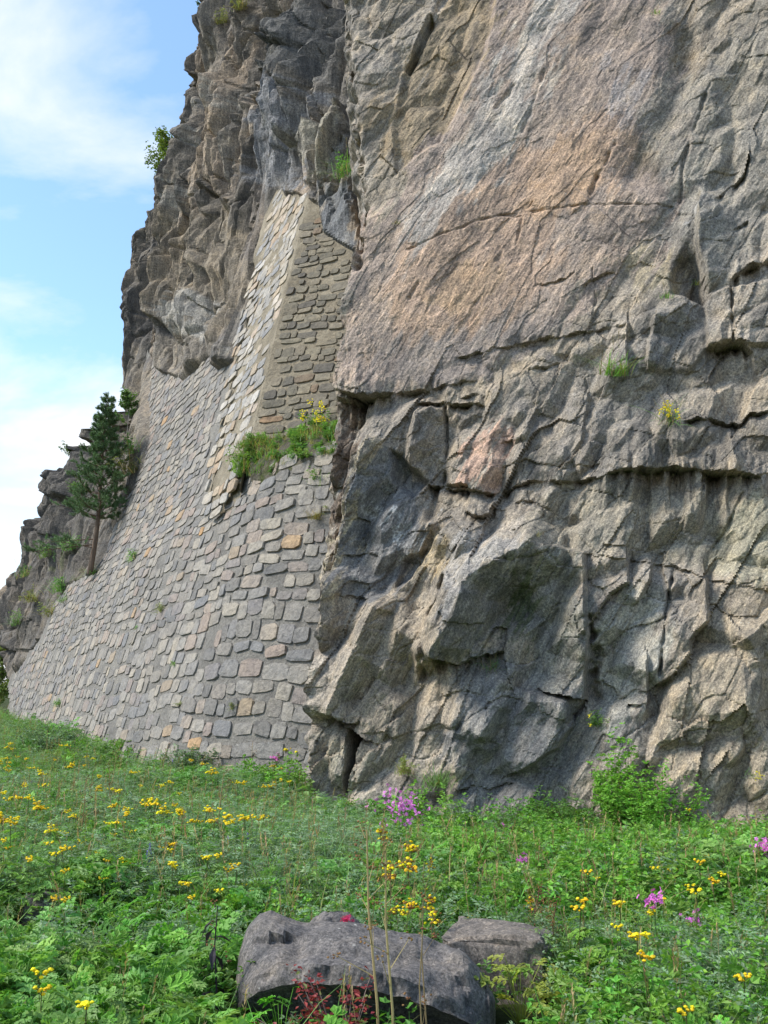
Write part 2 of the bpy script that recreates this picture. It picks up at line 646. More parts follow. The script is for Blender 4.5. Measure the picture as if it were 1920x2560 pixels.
def S_low(u, z):
    w = 1.3
    s = 1 / (1 + np.exp(-u / 0.8))
    return (K0 + DV * sp(u, w)[..., None] + EV * sp(-u, w)[..., None] + CV * z[..., None]
            + np.array([-0.412, -0.911, 0]) * (0.155 * z * (1 - s))[..., None])


def S_wall(u, z):
    m = (sstep(5.2, 7.6, z) * sstep(-1.2, 0.3, u))[..., None]
    return S_low(u, z) * (1 - m) + (S_up(u, z) - NL * 0.2) * m


def frame(S, u, z, e=0.05):
    """point, along-wall, up-wall and outward unit vectors"""
    p = S(u, z)
    tu = S(u + e, z) - S(u - e, z); tz = S(u, z + e) - S(u, z - e)
    tu /= np.linalg.norm(tu, axis=-1, keepdims=True)
    n = np.cross(tz, tu); n /= np.linalg.norm(n, axis=-1, keepdims=True)
    up = np.cross(tu, n); up /= np.linalg.norm(up, axis=-1, keepdims=True)
    return p, tu, up, n


WALL_POLY = [(25, 1830), (22, 1700), (62, 1650), (100, 1600), (125, 1540), (140, 1500), (165, 1460), (240, 1428), (262, 1330), (300, 1240),
             (318, 1215), (347, 1152), (359, 1100), (356, 1000), (370, 875), (399, 926), (434, 937), (445, 943), (480, 909), (527, 868),
             (532, 914), (573, 891), (590, 850), (645, 860), (660, 960), (620, 1090), (604, 1196), (650, 1172), (720, 1146), (790, 1122), (1000, 1050),
             (1000, 2100), (-100, 2100)]
BUT_L = [(688, 473), (661, 538), (627, 677), (577, 880), (538, 1053), (519, 1169), (500, 1262), (540, 1300), (585, 1235), (606, 1180),
         (631, 1084), (646, 1015), (669, 919), (688, 807), (704, 746), (731, 650), (750, 554), (769, 498), (740, 482), (715, 488), (702, 470)]
BUT_F = [(769, 498), (795, 512), (812, 585), (850, 610), (905, 640), (905, 1100), (780, 1110), (620, 1120), (631, 1084), (646, 1015), (669, 919),
         (688, 807), (704, 746), (731, 650), (750, 554)]
SIL_B = [(575, -260), (562, -120), (545, 0), (514, 60), (487, 195), (483, 232), (456, 240), (441, 330), (420, 440), (405, 480), (362, 555), (331, 620),
         (327, 720), (312, 757), (304, 880), (308, 990), (315, 1040)]
SIL_D = [(163, 1186), (159, 1225), (146, 1250), (129, 1298), (107, 1336), (77, 1405), (41, 1461), (15, 1508), (2, 1564), (12, 1640), (20, 1690), (24, 1800), (24, 1900)]
sb = [onL(*p) for p in SIL_B]; sdd = [onL(*p) for p in SIL_D]
_zz = [q[1] for q in sdd][::-1] + [max(q[1] for q in sdd) + 0.05] + [q[1] for q in sb][::-1]
_uu = [q[0] for q in sdd][::-1] + [sb[-1][0] + 2.0] + [q[0] for q in sb][::-1]
_o = np.argsort(_zz, kind='stable')
SIL_Z = np.array(_zz)[_o]; SIL_U = np.array(_uu)[_o]
TURN = np.array([0.86, 0.51, 0.0])


def S_rock(u, z, jag=True):
    ue = np.interp(z, SIL_Z, SIL_U)
    if jag:
        ue = ue + 0.5 * fbm(z * 0.28, z * 0 + 3.3, 21, 2) + 0.12 * fbm(z * 1.9, u * 0.8, 23, 2)
    p = S_up(np.minimum(u, ue), z)
    return p + TURN * np.maximum(u - ue, 0)[..., None], ue


def build_left_cliff():
    us = np.concatenate([np.arange(-7.0, 0.0, 0.08), np.arange(0.0, 31.0, 0.055), np.arange(31.0, 50.0, 0.10)])
    zs = np.concatenate([np.arange(-0.6, 30.0, 0.066), np.arange(30.0, 45.0, 0.10)])
    U, Z = np.meshgrid(us, zs, indexing='ij')
    P, ue = S_rock(U, Z)
    px, py = proj(P)
    r = Relief(px, py, 5, 2.5)
    wu = U + 0.35 * fbm(U * 0.5, Z * 0.25, 71, 3) + 0.05 * Z
    wz = Z + 0.5 * fbm(U * 0.35, Z * 0.35, 73, 3)
    wu = U + 0.10 * fbm(U * 0.5, Z * 0.25, 71, 2) + 0.03 * Z
    wz = Z + 0.12 * wu
    b1, i1, a1 = blocks(wu / 2.3, wz / 12.0, 11, 4.5, 0.55, 0.95, 0.34)
    b2, i2, a2 = blocks(wu / 1.0 + 7, wz / 6.0, 12, 4.0, 0.7, 0.95, 0.34)
    b3, i3, a3 = blocks(wu / 0.45 + 3, wz / 2.2, 13, 3.4, 0.8, 0.95, 0.32)
    f1 = facets(wu / 1.7 + 2, wz / 7.5, 17)
    h = 1.25 * np.maximum(b1, -0.9) + 0.55 * np.maximum(b2, -0.7) + 0.30 * np.maximum(b3, -0.7) + 0.75 * (f1[0] - 0.5) - 0.05
    f2 = facets(wu / 0.75 + 4, wz / 2.4 - 0.2 * wu, 19)
    h += 0.34 * (f2[0] - 0.5) + 0.40 * (f2[1] - 0.5) * f2[4] + 0.3 * (f2[2] - 0.5) * f2[5]
    h -= 0.6 * np.exp(-(f1[3] / 0.035) ** 2) + 0.2 * np.exp(-(f2[3] / 0.05) ** 2)
    h += 0.04 * fbm(U * 0.9, Z * 0.35, 14, 4)
    b1 = a1
    # the far foot of the cliff, broken and steep
    foot = sstep(14.3, 13.2, Z)
    h = h + foot * (0.9 * blocks(U / 2.2, Z / 1.8, 18, 1.2, 0.8)[0] + 0.05)
    near = sstep(0.0, -2.0, U)
    h = h * (1 - 0.6 * near)
    r.h = h
    # perched block, its shelf, the dark rock on the buttress end, flakes and overhangs
    r.block(z1((1320, 790), (1335, 600), (1350, 545), (1420, 520), (1495, 495), (1520, 560), (1515, 640), (1480, 730), (1470, 790)), 0.40, (0.0, -0.05), 4)
    r.arete(z1((1350, 350), (1340, 450), (1300, 560), (1320, 640)), 0.3, 60, 40)
    r.block(z1((1340, 860), (1360, 800), (1540, 800), (1560, 860), (1560, 1110), (1480, 1100), (1400, 1030), (1380, 940)), 0.62, (0.0, 0.0), 5)
    r.ledge(z1((1300, 800), (1400, 795), (1550, 800)), 0.25, 6)
    r.block(z1((1120, 370), (1150, 290), (1200, 265), (1225, 320), (1190, 375), (1130, 385)), 0.35, (0, 0.1), 4)
    r.ledge(z1((1100, 372), (1150, 388), (1200, 382), (1230, 340)), 0.5, 25, 10)
    r.block(z1((1150, 240), (1170, 190), (1290, 130), (1300, 180), (1250, 230), (1170, 250)), 0.25, (0, 0.1), 4)
    r.ledge(z1((1140, 245), (1180, 252), (1250, 235), (1305, 185)), 0.45, 26, 10)
    r.ledge(z1((825, 345), (870, 340), (925, 342)), 0.9, 22, 6)
    r.block(z1((770, 1480), (770, 1400), (840, 1290), (900, 1275), (940, 1330), (920, 1480), (850, 1500)), 0.2, (0, 0.05), 5)
    r.block(z1((915, 1590), (920, 1500), (945, 1330), (1010, 1190), (1030, 1185), (990, 1400), (960, 1560)), 0.4, (0.2, 0), 4)
    r.arete(z1((1030, 900), (990, 960), (950, 1100), (945, 1180)), 0.5, 30, 60)
    r.arete(z1((985, 385), (900, 580), (860, 720), (825, 930), (790, 1180), (750, 1400)), 0.75, 22, 70)
    r.arete(z1((1120, 430), (1060, 560), (1045, 760), (1040, 890)), 0.5, 50, 8)
    r.block(z1((690, 1600), (700, 1500), (770, 1490), (900, 1500), (830, 1570), (765, 1632)), 0.2, (0, 0.1), 4)
    r.ledge(z1((640, 1500), (690, 1470), (720, 1440)), 0.5, 14, 5)
    r.crack(z1((1130, 440), (1120, 600), (1145, 760)), 3.0, 0.3)
    r.crack(z1((1050, 760), (1030, 890)), 3.5, 0.5)
    r.block(q3((360, 640), (380, 560), (430, 560), (480, 620), (470, 700), (420, 720)), 0.5, (0, 0), 3)
    r.block(q3((20, 1500), (60, 1470), (110, 1490), (100, 1560), (40, 1640)), 0.7, (0, 0.4), 3)
    r.ledge(q3((60, 1560), (120, 1600), (200, 1560), (240, 1500)), 1.1, 16, 6)
    r.block(q3((150, 1640), (170, 1580), (215, 1560), (215, 1610), (180, 1655)), 0.5, (0, 0), 3)
    h = r.h
    soft = sstep(0.0, 1.6, ue - U)                   # die out round the silhouette
    h = np.where(U > ue, h * 0.35, h * (0.35 + 0.65 * soft))
    h = h + 0.05 * fbm(U * 4.0, Z * 3.2, 16, 4)
    wL = sstep(-0.35, 0.35, U)[..., None]
    nn = NL * wL + NF * (1 - wL); nn /= np.linalg.norm(nn, axis=-1, keepdims=True)
    nn = nn + np.array([0, 0, -0.05])
    shelf = [(560, 1260), (600, 1120), (640, 1060), (920, 1030), (920, 1260)]
    fwide = [(x - 45, y) if i >= 8 else (x, y) for i, (x, y) in enumerate(BUT_F)]
    sd = np.maximum(np.maximum(poly_sd(px, py, WALL_POLY), poly_sd(px, py, BUT_L)), np.maximum(poly_sd(px, py, fwide), poly_sd(px, py, shelf)))
    inwall = sstep(-4, 10, sd)                       # tuck under the masonry
    h = h * (0.28 + 0.72 * sstep(0, 130, -sd))
    h = h * (1 - inwall) - 0.35 * inwall
    edge = sstep(-24, -2, sd) * (1 - inwall)
    h = h * (1 - 0.4 * edge) + 0.06 * edge
    V = P + nn * h[..., None]
    pc = Paint(px, py, (0.195, 0.168, 0.132))
    tone = (0.58 + 0.84 * a2)[..., None] * (0.74 + 0.52 * a3)[..., None] * (0.85 + 0.3 * i1)[..., None]  # random block tones, widened to replace contrast lost in the soft light
    pc.c *= tone
    warm = sstep(0.55, 0.95, a2)[..., None]
    pc.c = pc.c * (1 - 0.6 * warm) + np.array((0.27, 0.195, 0.125)) * 0.6 * warm
    dark = sstep(0.45, 0.85, b1)[..., None]
    pc.c = pc.c * (1 - 0.55 * dark) + np.array((0.085, 0.082, 0.078)) * 0.55 * dark
    pc.patch(z1((1140, 830), (1130, 480), (1250, 330), (1350, 340), (1330, 560), (1300, 800)), (0.215, 0.215, 0.22), 0.85, 20)
    pc.patch(z1((1330, 800), (1330, 560), (1500, 520), (1500, 700), (1470, 800)), (0.27, 0.245, 0.19), 0.9, 8)
    pc.patch(z1((1140, 320), (1150, 60), (1460, 0), (1480, 400), (1300, 330)), (0.11, 0.108, 0.10), 0.7, 20)
    pc.patch(z1((1360, 1100), (1370, 850), (1560, 820), (1560, 1120)), (0.15, 0.155, 0.16), 0.9, 10)
    pc.patch(z1((530, 1600), (540, 1250), (690, 1220), (700, 1470), (640, 1500)), (0.085, 0.08, 0.075), 0.8, 12)
    pc.patch(z1((570, 1250), (580, 990), (680, 830), (700, 1000), (690, 1230)), (0.13, 0.112, 0.09), 0.75, 12)
    pc.patch(z1((520, 1880), (530, 1560), (650, 1500), (640, 1880)), (0.20, 0.168, 0.125), 0.7, 14)
    pc.patch(z1((700, 1300), (720, 1050), (1000, 880), (1100, 1180), (1000, 1480), (760, 1500)), (0.235, 0.19, 0.13), 0.6, 22)
    pc.patch(z1((770, 1480), (770, 1400), (840, 1290), (930, 1280), (920, 1480)), (0.33, 0.315, 0.28), 0.7, 10)
    pc.line(z1((985, 385), (900, 580), (860, 720), (825, 930)), (0.34, 0.32, 0.27), 10, 0.6)
    pc.patch(SIL_D + [(250, 1430), (310, 1200)], (0.095, 0.086, 0.075), 0.75, 12)
    pc.patch(q3((250, 1350), (420, 1100), (560, 1050), (560, 1150), (400, 1250)), (0.09, 0.10, 0.035), 0.6, 10)
    keep = (sd < 14) & (px > -260) & (px < 1500) & (py > -330) & (py < 2150)
    kf = keep[:-1, :-1] | keep[1:, :-1] | keep[:-1, 1:] | keep[1:, 1:]
    # rows below the wall's own foot are not needed
    V2, F2, c2 = compact(V.reshape(-1, 3), grid_faces(len(us), len(zs), kf)[:, ::-1], pc.c.reshape(-1, 3))
    mat = rock_material("weathered upper cliff rock", (0, 0, 0), speck=0.35, k=0.62, gain=0.98)
    o = obj("cliff", mesh_from("cliff", V2, F2, [mat], False, c2), kind="structure",
            label="tall jointed brown and grey cliff rising above masonry into the sky")
    return V[::2, ::2].reshape(-1, 3)[(px[::2, ::2].ravel() > -50)]


LCV = build_left_cliff()

# ------------------------------------------------------------------ the near cliff on the right
RP = np.array([-1.05, 16.3, 0.0])
RU = np.array([0.970, -0.243, 0.0])
RB = np.array([0.243, 0.970, 0.0])
RLEAN = 0.17
RV = RB * RLEAN + np.array([0, 0, 1.0])
RN = np.cross(RU, RV); RN /= np.linalg.norm(RN)
EDGE_R = [(862, -160), (866, 0), (880, 250), (893, 380), (903, 480), (898, 600), (872, 700), (852, 860), (842, 960), (840, 1010), (832, 1100), (814, 1300), (806, 1400), (800, 1500),
          (790, 1700), (784, 1850), (782, 1960), (780, 2080), (780, 2200)]


def onR(px, py):
    v = ray(px, py)
    u, z, t = np.linalg.solve(np.array([RU, RV, -v]).T, EYE - RP)
    return u, z


_e = [onR(*p) for p in EDGE_R]
RE_Z = np.array([q[1] for q in _e][::-1]); RE_U = np.array([q[0] for q in _e][::-1])
SIDE = np.array([0.02, 1.0, 0.0])


def build_right_cliff():
    us = np.concatenate([np.arange(-5.0, -0.6, 0.09), np.arange(-0.6, 7.8, 0.024), np.arange(7.8, 12, 0.08)])
    zs = np.concatenate([np.arange(-1.3, 16.8, 0.0245), np.arange(16.8, 21, 0.1)])
    U, Z = np.meshgrid(us, zs, indexing='ij')
    ue = np.interp(Z, RE_Z, RE_U) + 0.10 * fbm(Z * 1.6, Z * 0 + 1.7, 33, 4)
    uu = np.maximum(U, ue)
    P = RP + RU * uu[..., None] + RV * Z[..., None] + SIDE * np.maximum(ue - U, 0)[..., None]
    px, py = proj(P)
    r = Relief(px, py, 41, 2.6)
    # rotated axes: t along the foliation, s across it
    ca, sa = math.cos(R(60)), math.sin(R(60))
    wob = 0.08 * fbm(U * 0.4, Z * 0.4, 42, 2)
    t = U * ca + Z * sa
    s = U * sa - Z * ca + wob
    slab = [(850, 975), (840, 900), (870, 700), (900, 600), (985, 460), (1080, 350), (1215, -60), (1640, -60), (1720, 300), (1680, 500), (1600, 640),
            (1480, 720), (1400, 820), (1191, 940), (960, 972)]
    smooth = sstep(-40, 60, poly_sd(r.px, r.py, slab))
    upper = sstep(900, 700, py)
    amp = (1 - 0.80 * smooth - 0.30 * upper * (1 - smooth)) * (1 + 0.35 * sstep(1000, 1200, py))
    e1, i1, a1 = blocks(U / 1.0 - 0.28 * Z, Z / 1.25 + 0.12 * U, 44, 4.0, 0.60, 0.95, 0.36)
    e2, i2, a2 = blocks(U / 0.46 - 0.5 * Z + 5, Z / 0.62 - 0.15 * U, 45, 3.6, 0.75, 0.95, 0.34)
    e3, i3, a3 = blocks(s / 0.17 + 2, t / 0.42 - 0.3 * s, 46, 3.2, 0.8, 0.95, 0.32)
    e4, i4, a4 = blocks(s / 0.075 + 2, t / 0.20, 43, 1.0, 0.8)
    f1 = facets(s / 0.72 + 3.3, t / 2.4 + 0.25 * s, 60)
    f2 = facets(s / 0.5 + 1.3, t / 0.6 - 0.4 * s, 62)
    e1 = np.maximum(e1, -0.75); e2 = np.maximum(e2, -0.7); e3 = np.maximum(e3, -0.6)
    gate = sstep(-0.1, 0.25, fbm(U * 0.7, Z * 0.7, 63, 2))
    h = amp * (0.20 * e1 + 0.05 * e2 - 0.03 + 0.12 * (f1[0] - 0.5) + 0.16 * (f1[1] - 0.5) * f1[4] + 0.05 * (f2[0] - 0.5) + 0.07 * (f2[1] - 0.5) * f2[4] + 0.05 * (f2[2] - 0.5) * f2[5])
    h -= amp * (0.0 * gate * np.exp(-(f1[3] / 0.024) ** 2) + 0.02 * (1 - gate) * np.exp(-(f2[3] / 0.045) ** 2))
    h += (0.15 + 0.85 * amp) * 0.018 * e3 + (0.3 + 0.7 * amp) * 0.010 * e4
    h += 0.07 * fbm(U * 0.5, Z * 0.35, 47, 2)
    h += smooth * (0.16 * blocks(s / 1.6, t / 3.6, 58, 0.7, 0.35)[0] + 0.02 * blocks(s / 0.30, t / 1.1, 59, 0.8, 0.6)[0])
    # shallow flake scars on the smooth slab
    fl = sstep(0.28, 0.34, fbm(s * 1.3, t * 0.62, 50, 3))
    fl2 = sstep(0.22, 0.26, fbm(s * 3.4 + 9, t * 1.5, 52, 3))
    h -= smooth * (0.020 * fl + 0.007 * fl2)
    r.h = h
    # --- overhangs (lines along which the rock above juts out)
    r.ledge([(838, 968), (868, 985), (925, 992), (960, 982), (1080, 970), (1195, 947)], [0.75, 0.75, 0.5, 0.22, 0.12, 0.06], [70, 70, 55, 30, 22, 15])
    r.ledge(z4((240, 372), (480, 402), (640, 345), (780, 352), (940, 337), (1000, 312), (1250, 292), (1480, 320), (1600, 325), (1760, 305)),
            [0.2, 0.22, 0.12, 0.14, 0.2, 0.3, 0.5, 0.62, 0.4, 0.3], [20, 25, 18, 20, 30, 45, 70, 62, 45, 40])
    r.block(z4((560, 340), (640, 60), (1100, 40), (1659, 60), (1760, 300), (1480, 318), (1250, 292), (940, 335)), 0.10, (0.0, 0.03), 30)
    r.ledge(z2((290, 1548), (600, 1478), (800, 1442), (1055, 1402)), 0.10, 14)
    r.ledge(z2((120, 1742), (190, 1735), (260, 1738), (440, 1748)), 0.22, 18)
    r.ledge(z2((320, 1720), (380, 1705), (440, 1712)), 0.2, 14)
    r.ledge(z2((1390, 1512), (1500, 1480), (1560, 1495), (1600, 1530)), 0.45, 30, 14)
    r.ledge(z2((1500, 1210), (1590, 1150), (1760, 1120)), 0.3, 26, 10)
    r.ledge(z2((1290, 1815), (1420, 1812), (1540, 1832), (1580, 1790), (1760, 1770)), 0.22, 14)
    r.ledge(z2((1430, 862), (1500, 800), (1560, 742), (1584, 650)), 0.26, 16, 6)
    r.ledge(z2((1495, 1003), (1540, 975), (1577, 950)), 0.16, 8, 5)
    r.ledge(z2((860, 1232), (930, 1190), (1000, 1170)), 0.1, 10, 6)
    r.ledge(z2((620, 1590), (700, 1580), (760, 1555)), 0.12, 8, 5)
    r.ledge(z2((640, 1235), (740, 1215), (800, 1190), (830, 1170)), 0.07, 8, 6)
    r.ledge(z4((350, 490), (420, 512), (455, 500), (480, 440)), 0.3, 22, 5)
    r.ledge(z4((560, 432), (640, 440), (720, 480)), 0.10, 8, 5)
    r.ledge(z4((640, 1252), (700, 1262), (780, 1272), (870, 1303)), 0.30, 26, 6)
    r.ledge(z4((225, 1100), (260, 1122), (330, 1135), (430, 1105), (530, 1090)), 0.5, 34, 8)
    r.ledge(z4((310, 1690), (380, 1672), (480, 1690), (560, 1660)), 0.12, 12, 6)
    r.ledge(q4((110, 1625), (170, 1640), (250, 1690), (440, 1782)), 0.22, 12, 6)
    r.ledge(q4((160, 1590), (220, 1630), (310, 1660), (345, 1600)), 0.5, 16, 6)
    r.ledge(q4((700, 258), (760, 262), (800, 250), (880, 262), (960, 268)), 0.35, 26, 8)
    r.ledge(q4((210, 668), (320, 655), (420, 672)), 0.10, 8, 6)
    r.ledge(q4((40, 1020), (90, 1010), (120, 985)), 0.5, 22, 4)
    r.ledge(q4((150, 895), (260, 905), (400, 940), (480, 955)), 0.12, 8, 6)
    r.ledge(z4((800, 640), (880, 668), (1050, 690), (1250, 716), (1390, 772), (1560, 800), (1760, 850)), 0.07, 9, 8)
    r.ledge(z4((1050, 1312), (1100, 1314), (1136, 1312)), 0.14, 10, 4)
    # --- ridges: lit on the left, falling away into shade on the right
    r.arete(z4((655, 610), (600, 650), (500, 700), (380, 785), (345, 930), (290, 1010), (235, 1095)), 0.62, 150, 105)
    r.arete(z4((740, 640), (860, 665), (870, 900), (880, 1000), (865, 1160), (865, 1295)), 0.30, 120, 8)
    r.arete(z4((640, 1260), (780, 1300), (800, 1420), (740, 1500), (570, 1605)), 0.24, 110, 10)
    r.arete(z4((540, 1230), (470, 1320), (435, 1420), (440, 1440)), 0.25, 90, 46)
    r.arete(z4((330, 1250), (310, 1400), (315, 1600)), 0.2, 40, 110)
    r.arete(z4((1050, 690), (1052, 785), (975, 835), (890, 962)), 0.24, 95, 7)
    r.arete(z4((1152, 715), (1145, 780), (1095, 862)), 0.22, 52, 7)
    r.arete(z4((1385, 772), (1385, 950), (1312, 1030), (1316, 1090), (1236, 1186), (1190, 1222)), 0.28, 110, 12)
    r.arete(z4((1132, 1110), (1137, 1312)), 0.14, 90, 5)
    r.arete(z4((1545, 1010), (1605, 1090), (1628, 1200), (1592, 1370), (1490, 1505)), 0.30, 220, 50)
    r.arete(z4((1700, 900), (1590, 1000), (1540, 1030)), 0.2, 20, 90)
    r.arete(z4((1250, 1210), (1200, 1400), (1150, 1560)), 0.15, 16, 150)
    r.arete(q4((440, 960), (400, 1050), (330, 1200), (260, 1360), (200, 1470), (165, 1590)), 0.40, 60, 42)
    r.arete(q4((1160, 1540), (1060, 1680), (1050, 1700)), 0.2, 60, 30)
    r.arete(q4((740, 490), (690, 590), (640, 690)), 0.24, 40, 20)
    r.arete(q4((850, 490), (760, 600), (690, 720), (600, 830), (500, 930)), 0.20, 8, 75)
    r.arete(q4((960, 560), (860, 760), (830, 900), (770, 1040)), 0.16, 10, 90)
    r.arete(q4((400, 20), (320, 230), (250, 420), (190, 640), (150, 800), (135, 900), (75, 1180), (35, 1450), (30, 1600)), 0.28, 7, 55)
    r.arete(q4((700, 1200), (710, 1290), (680, 1400)), 0.16, 40, 8)
    r.arete(z2((205, 1760), (150, 1790), (125, 1900), (110, 2012)), 0.20, 20, 40)
    r.arete(z2((640, 1800), (600, 1880), (560, 1895)), 0.16, 70, 14)
    r.arete(z2((880, 1720), (850, 1900), (800, 1990)), 0.10, 60, 8)
    r.arete(z2((1170, 1385), (1150, 1480), (1140, 1570)), 0.18, 8, 60)
    r.arete(z2((1050, 1400), (1045, 1500), (1050, 1600)), 0.14, 90, 6)
    r.arete(z2((1390, 830), (1290, 990), (1270, 1100)), 0.12, 30, 60)
    r.arete(z2((1360, 900), (1350, 1040), (1380, 1200)), 0.26, 8, 120)
    # --- cracks and hollows
    for pl, w, d in ((z2((100, 1082), (480, 925), (860, 886), (1250, 882)), 2.5, 0.04), (z2((258, 1750), (262, 1900), (244, 2085)), 3.5, 0.13),
                     (z2((1500, 1240), (1505, 1480)), 3, 0.16), (z2((900, 1160), (912, 1290), (905, 1370)), 2.5, 0.05), (z2((480, 920), (600, 930), (640, 870)), 2.5, 0.04),
                     (z4((880, 960), (900, 1060), (905, 1300)), 13, 0.30), (z4((1550, 400), (1480, 560), (1430, 640)), 4, 0.10), (z4((1250, 740), (1220, 900), (1190, 1190)), 4, 0.14),
                     (z4((870, 1310), (800, 1400)), 5, 0.2), (z4((180, 1110), (160, 1210)), 7, 0.3), (q4((830, 800), (800, 920), (740, 1015)), 6, 0.25),
                     ([(862, 0), (868, 150), (882, 300), (895, 420), (903, 560), (893, 660)], 9, 0.45), (z2((1390, 410), (1290, 700), (1280, 860)), 4, 0.08),
                     (z2((700, 290), (640, 470), (600, 560)), 5, 0.06), (z2((1000, 630), (920, 760), (890, 840)), 5, 0.10), (z2((560, 370), (480, 470)), 5, 0.08),
                     (z2((150, 1230), (110, 1290)), 4, 0.08), (z2((600, 920), (570, 1050)), 3, 0.05)):
        r.crack(pl, w, d)
    r.block(q4((245, 1690), (330, 1722), (292, 1850), (252, 2000), (222, 2080), (240, 1900)), -1.1, (0, 0), 3)
    r.block(z2((1245, 1190), (1262, 1130), (1285, 1120), (1310, 1060), (1345, 1100), (1375, 1190), (1380, 1295), (1330, 1278), (1255, 1265)), -0.34, (-0.25, -0.3), 16)
    r.block(z2((90, 290), (150, 155), (200, 60), (208, 90), (155, 215), (100, 300)), -0.30, (0, 0), 4)
    r.block(z2((40, 560), (80, 330), (200, 80), (230, -60), (490, -60), (440, 220), (240, 600), (50, 740)), -0.16, (0, 0), 8)
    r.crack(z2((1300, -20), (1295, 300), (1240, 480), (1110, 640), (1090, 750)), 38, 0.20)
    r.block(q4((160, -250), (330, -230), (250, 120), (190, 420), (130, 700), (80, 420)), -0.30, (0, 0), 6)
    r.block(q4((510, 60), (700, 240), (620, 330), (520, 230)), -0.22, (0, 0), 8)
    r.block(q4((560, 700), (700, 640), (620, 800), (520, 850)), -0.20, (0, 0), 6)
    r.block(z2((1390, 1275), (1500, 1245), (1760, 1190), (1760, 1480), (1590, 1500), (1500, 1478), (1395, 1505)), 0.16, (0, 0.0), 6)
    r.block(z2((1060, 1385), (1390, 1290), (1395, 1505), (1330, 1600), (1100, 1600)), 0.08, (0, 0.0), 8)
    h = r.h
    h = h + 0.006 * fbm(U * 9, Z * 9, 53, 3) + 0.005 * fbm(s * 14, t * 4, 54, 3)
    h = np.where(U < ue, h * np.exp(-(ue - U) / 0.7), h)
    nn = RN + np.array([0, 0, -0.25])
    V = P + nn * h[..., None]
    V[..., 0] += np.where(U < ue, 0.15 * fbm(Z * 1.2, U * 1.0, 55, 4), 0)
    # --- rock colours, with light and shade painted into the central block and rib
    pc = Paint(px, py, (0.26, 0.222, 0.175))
    pc.c *= (0.84 + 0.32 * a1)[..., None] * (0.86 + 0.28 * a2)[..., None] * (0.9 + 0.2 * a3)[..., None]
    big = fbm(s * 0.5, t * 0.22, 57, 4)
    w = sstep(0.0, 0.55, big)[..., None] * 0.55
    pc.c = pc.c * (1 - w) + np.array((0.29, 0.235, 0.165)) * w
    w = sstep(0.05, 0.6, -big)[..., None] * 0.45
    pc.c = pc.c * (1 - w) + np.array((0.175, 0.170, 0.160)) * w
    pc.patch(slab, (0.31, 0.235, 0.185), 0.8, 26)
    pc.patch(z2((60, 1500), (0, 1250), (250, 900), (560, 620), (700, 640), (1000, 420), (1090, 620), (1000, 800), (760, 950), (700, 1250), (450, 1400)), (0.36, 0.245, 0.165), 0.75, 24)
    pc.patch(z2((560, 900), (760, 620), (900, 560), (960, 660), (860, 850), (700, 930)), (0.42, 0.275, 0.165), 0.65, 18)
    pc.patch(z2((200, 1330), (260, 1190), (480, 1100), (520, 1200), (330, 1370)), (0.42, 0.28, 0.16), 0.6, 14)
    pc.patch(z2((0, 1680), (0, 1500), (480, 1400), (800, 1350), (800, 1440), (430, 1640)), (0.20, 0.175, 0.155), 0.6, 30)
    pc.patch(z2((990, 600), (1000, 260), (1060, 240), (1110, 300), (1050, 520)), (0.275, 0.26, 0.255), 0.55, 20)
    pc.patch(z2((60, 1120), (150, 860), (330, 620), (430, 420), (560, 180), (680, -60), (860, -60), (760, 200), (640, 460), (560, 640), (400, 800), (240, 960)), (0.37, 0.325, 0.275), 0.8, 22)
    pc.line(z2((770, 0), (640, 180), (560, 330), (520, 470), (540, 560), (440, 700), (250, 830)), (0.44, 0.39, 0.33), 32, 0.7)
    pc.patch(z2((-40, 560), (80, 330), (200, 80), (230, -60), (490, -60), (440, 220), (240, 600), (50, 740)), (0.25, 0.19, 0.115), 0.85, 14)
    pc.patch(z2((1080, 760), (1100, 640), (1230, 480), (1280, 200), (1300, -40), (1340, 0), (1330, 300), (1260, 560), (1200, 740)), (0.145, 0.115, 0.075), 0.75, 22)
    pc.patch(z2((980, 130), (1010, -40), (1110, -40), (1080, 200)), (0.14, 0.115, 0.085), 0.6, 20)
    pc.patch(z2((1080, 500), (1300, 300), (1700, 0), (1760, 900), (1400, 1250), (1350, 1100), (1250, 860)), (0.255, 0.232, 0.19), 0.6, 40)
    pc.patch(z2((1300, 1000), (1340, 900), (1395, 860), (1340, 980)), (0.42, 0.41, 0.39), 0.7, 8)
    pc.patch(z2((1090, 1260), (1090, 1150), (1240, 1020), (1250, 1250)), (0.33, 0.27, 0.16), 0.55, 18)
    pc.patch(z4((-60, 420), (0, 0), (400, 40), (900, -20), (1000, 300), (640, 340), (300, 380)), (0.22, 0.19, 0.155), 0.6, 30)
    pc.patch(z4((310, 370), (330, 290), (400, 180), (530, 60), (540, 180), (470, 320), (400, 380)), (0.40, 0.255, 0.18), 0.85, 16)
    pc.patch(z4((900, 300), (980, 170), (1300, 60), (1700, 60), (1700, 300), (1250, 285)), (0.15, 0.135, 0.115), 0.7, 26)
    pc.patch(z4((560, 640), (780, 350), (1300, 380), (1700, 420), (1700, 800), (1250, 700)), (0.25, 0.22, 0.165), 0.75, 34)
    pc.patch(z4((1360, 700), (1560, 400), (1760, 400), (1760, 800), (1500, 780)), (0.32, 0.29, 0.20), 0.7, 36)
    pc.patch(z4((900, 1400), (930, 960), (1060, 800), (1240, 860), (1200, 1200), (1130, 1300), (1000, 1500)), (0.31, 0.295, 0.25), 0.75, 26)
    pc.patch(z4((1110, 1600), (1260, 1200), (1420, 900), (1760, 760), (1760, 1750), (1300, 1750)), (0.31, 0.255, 0.18), 0.8, 36)
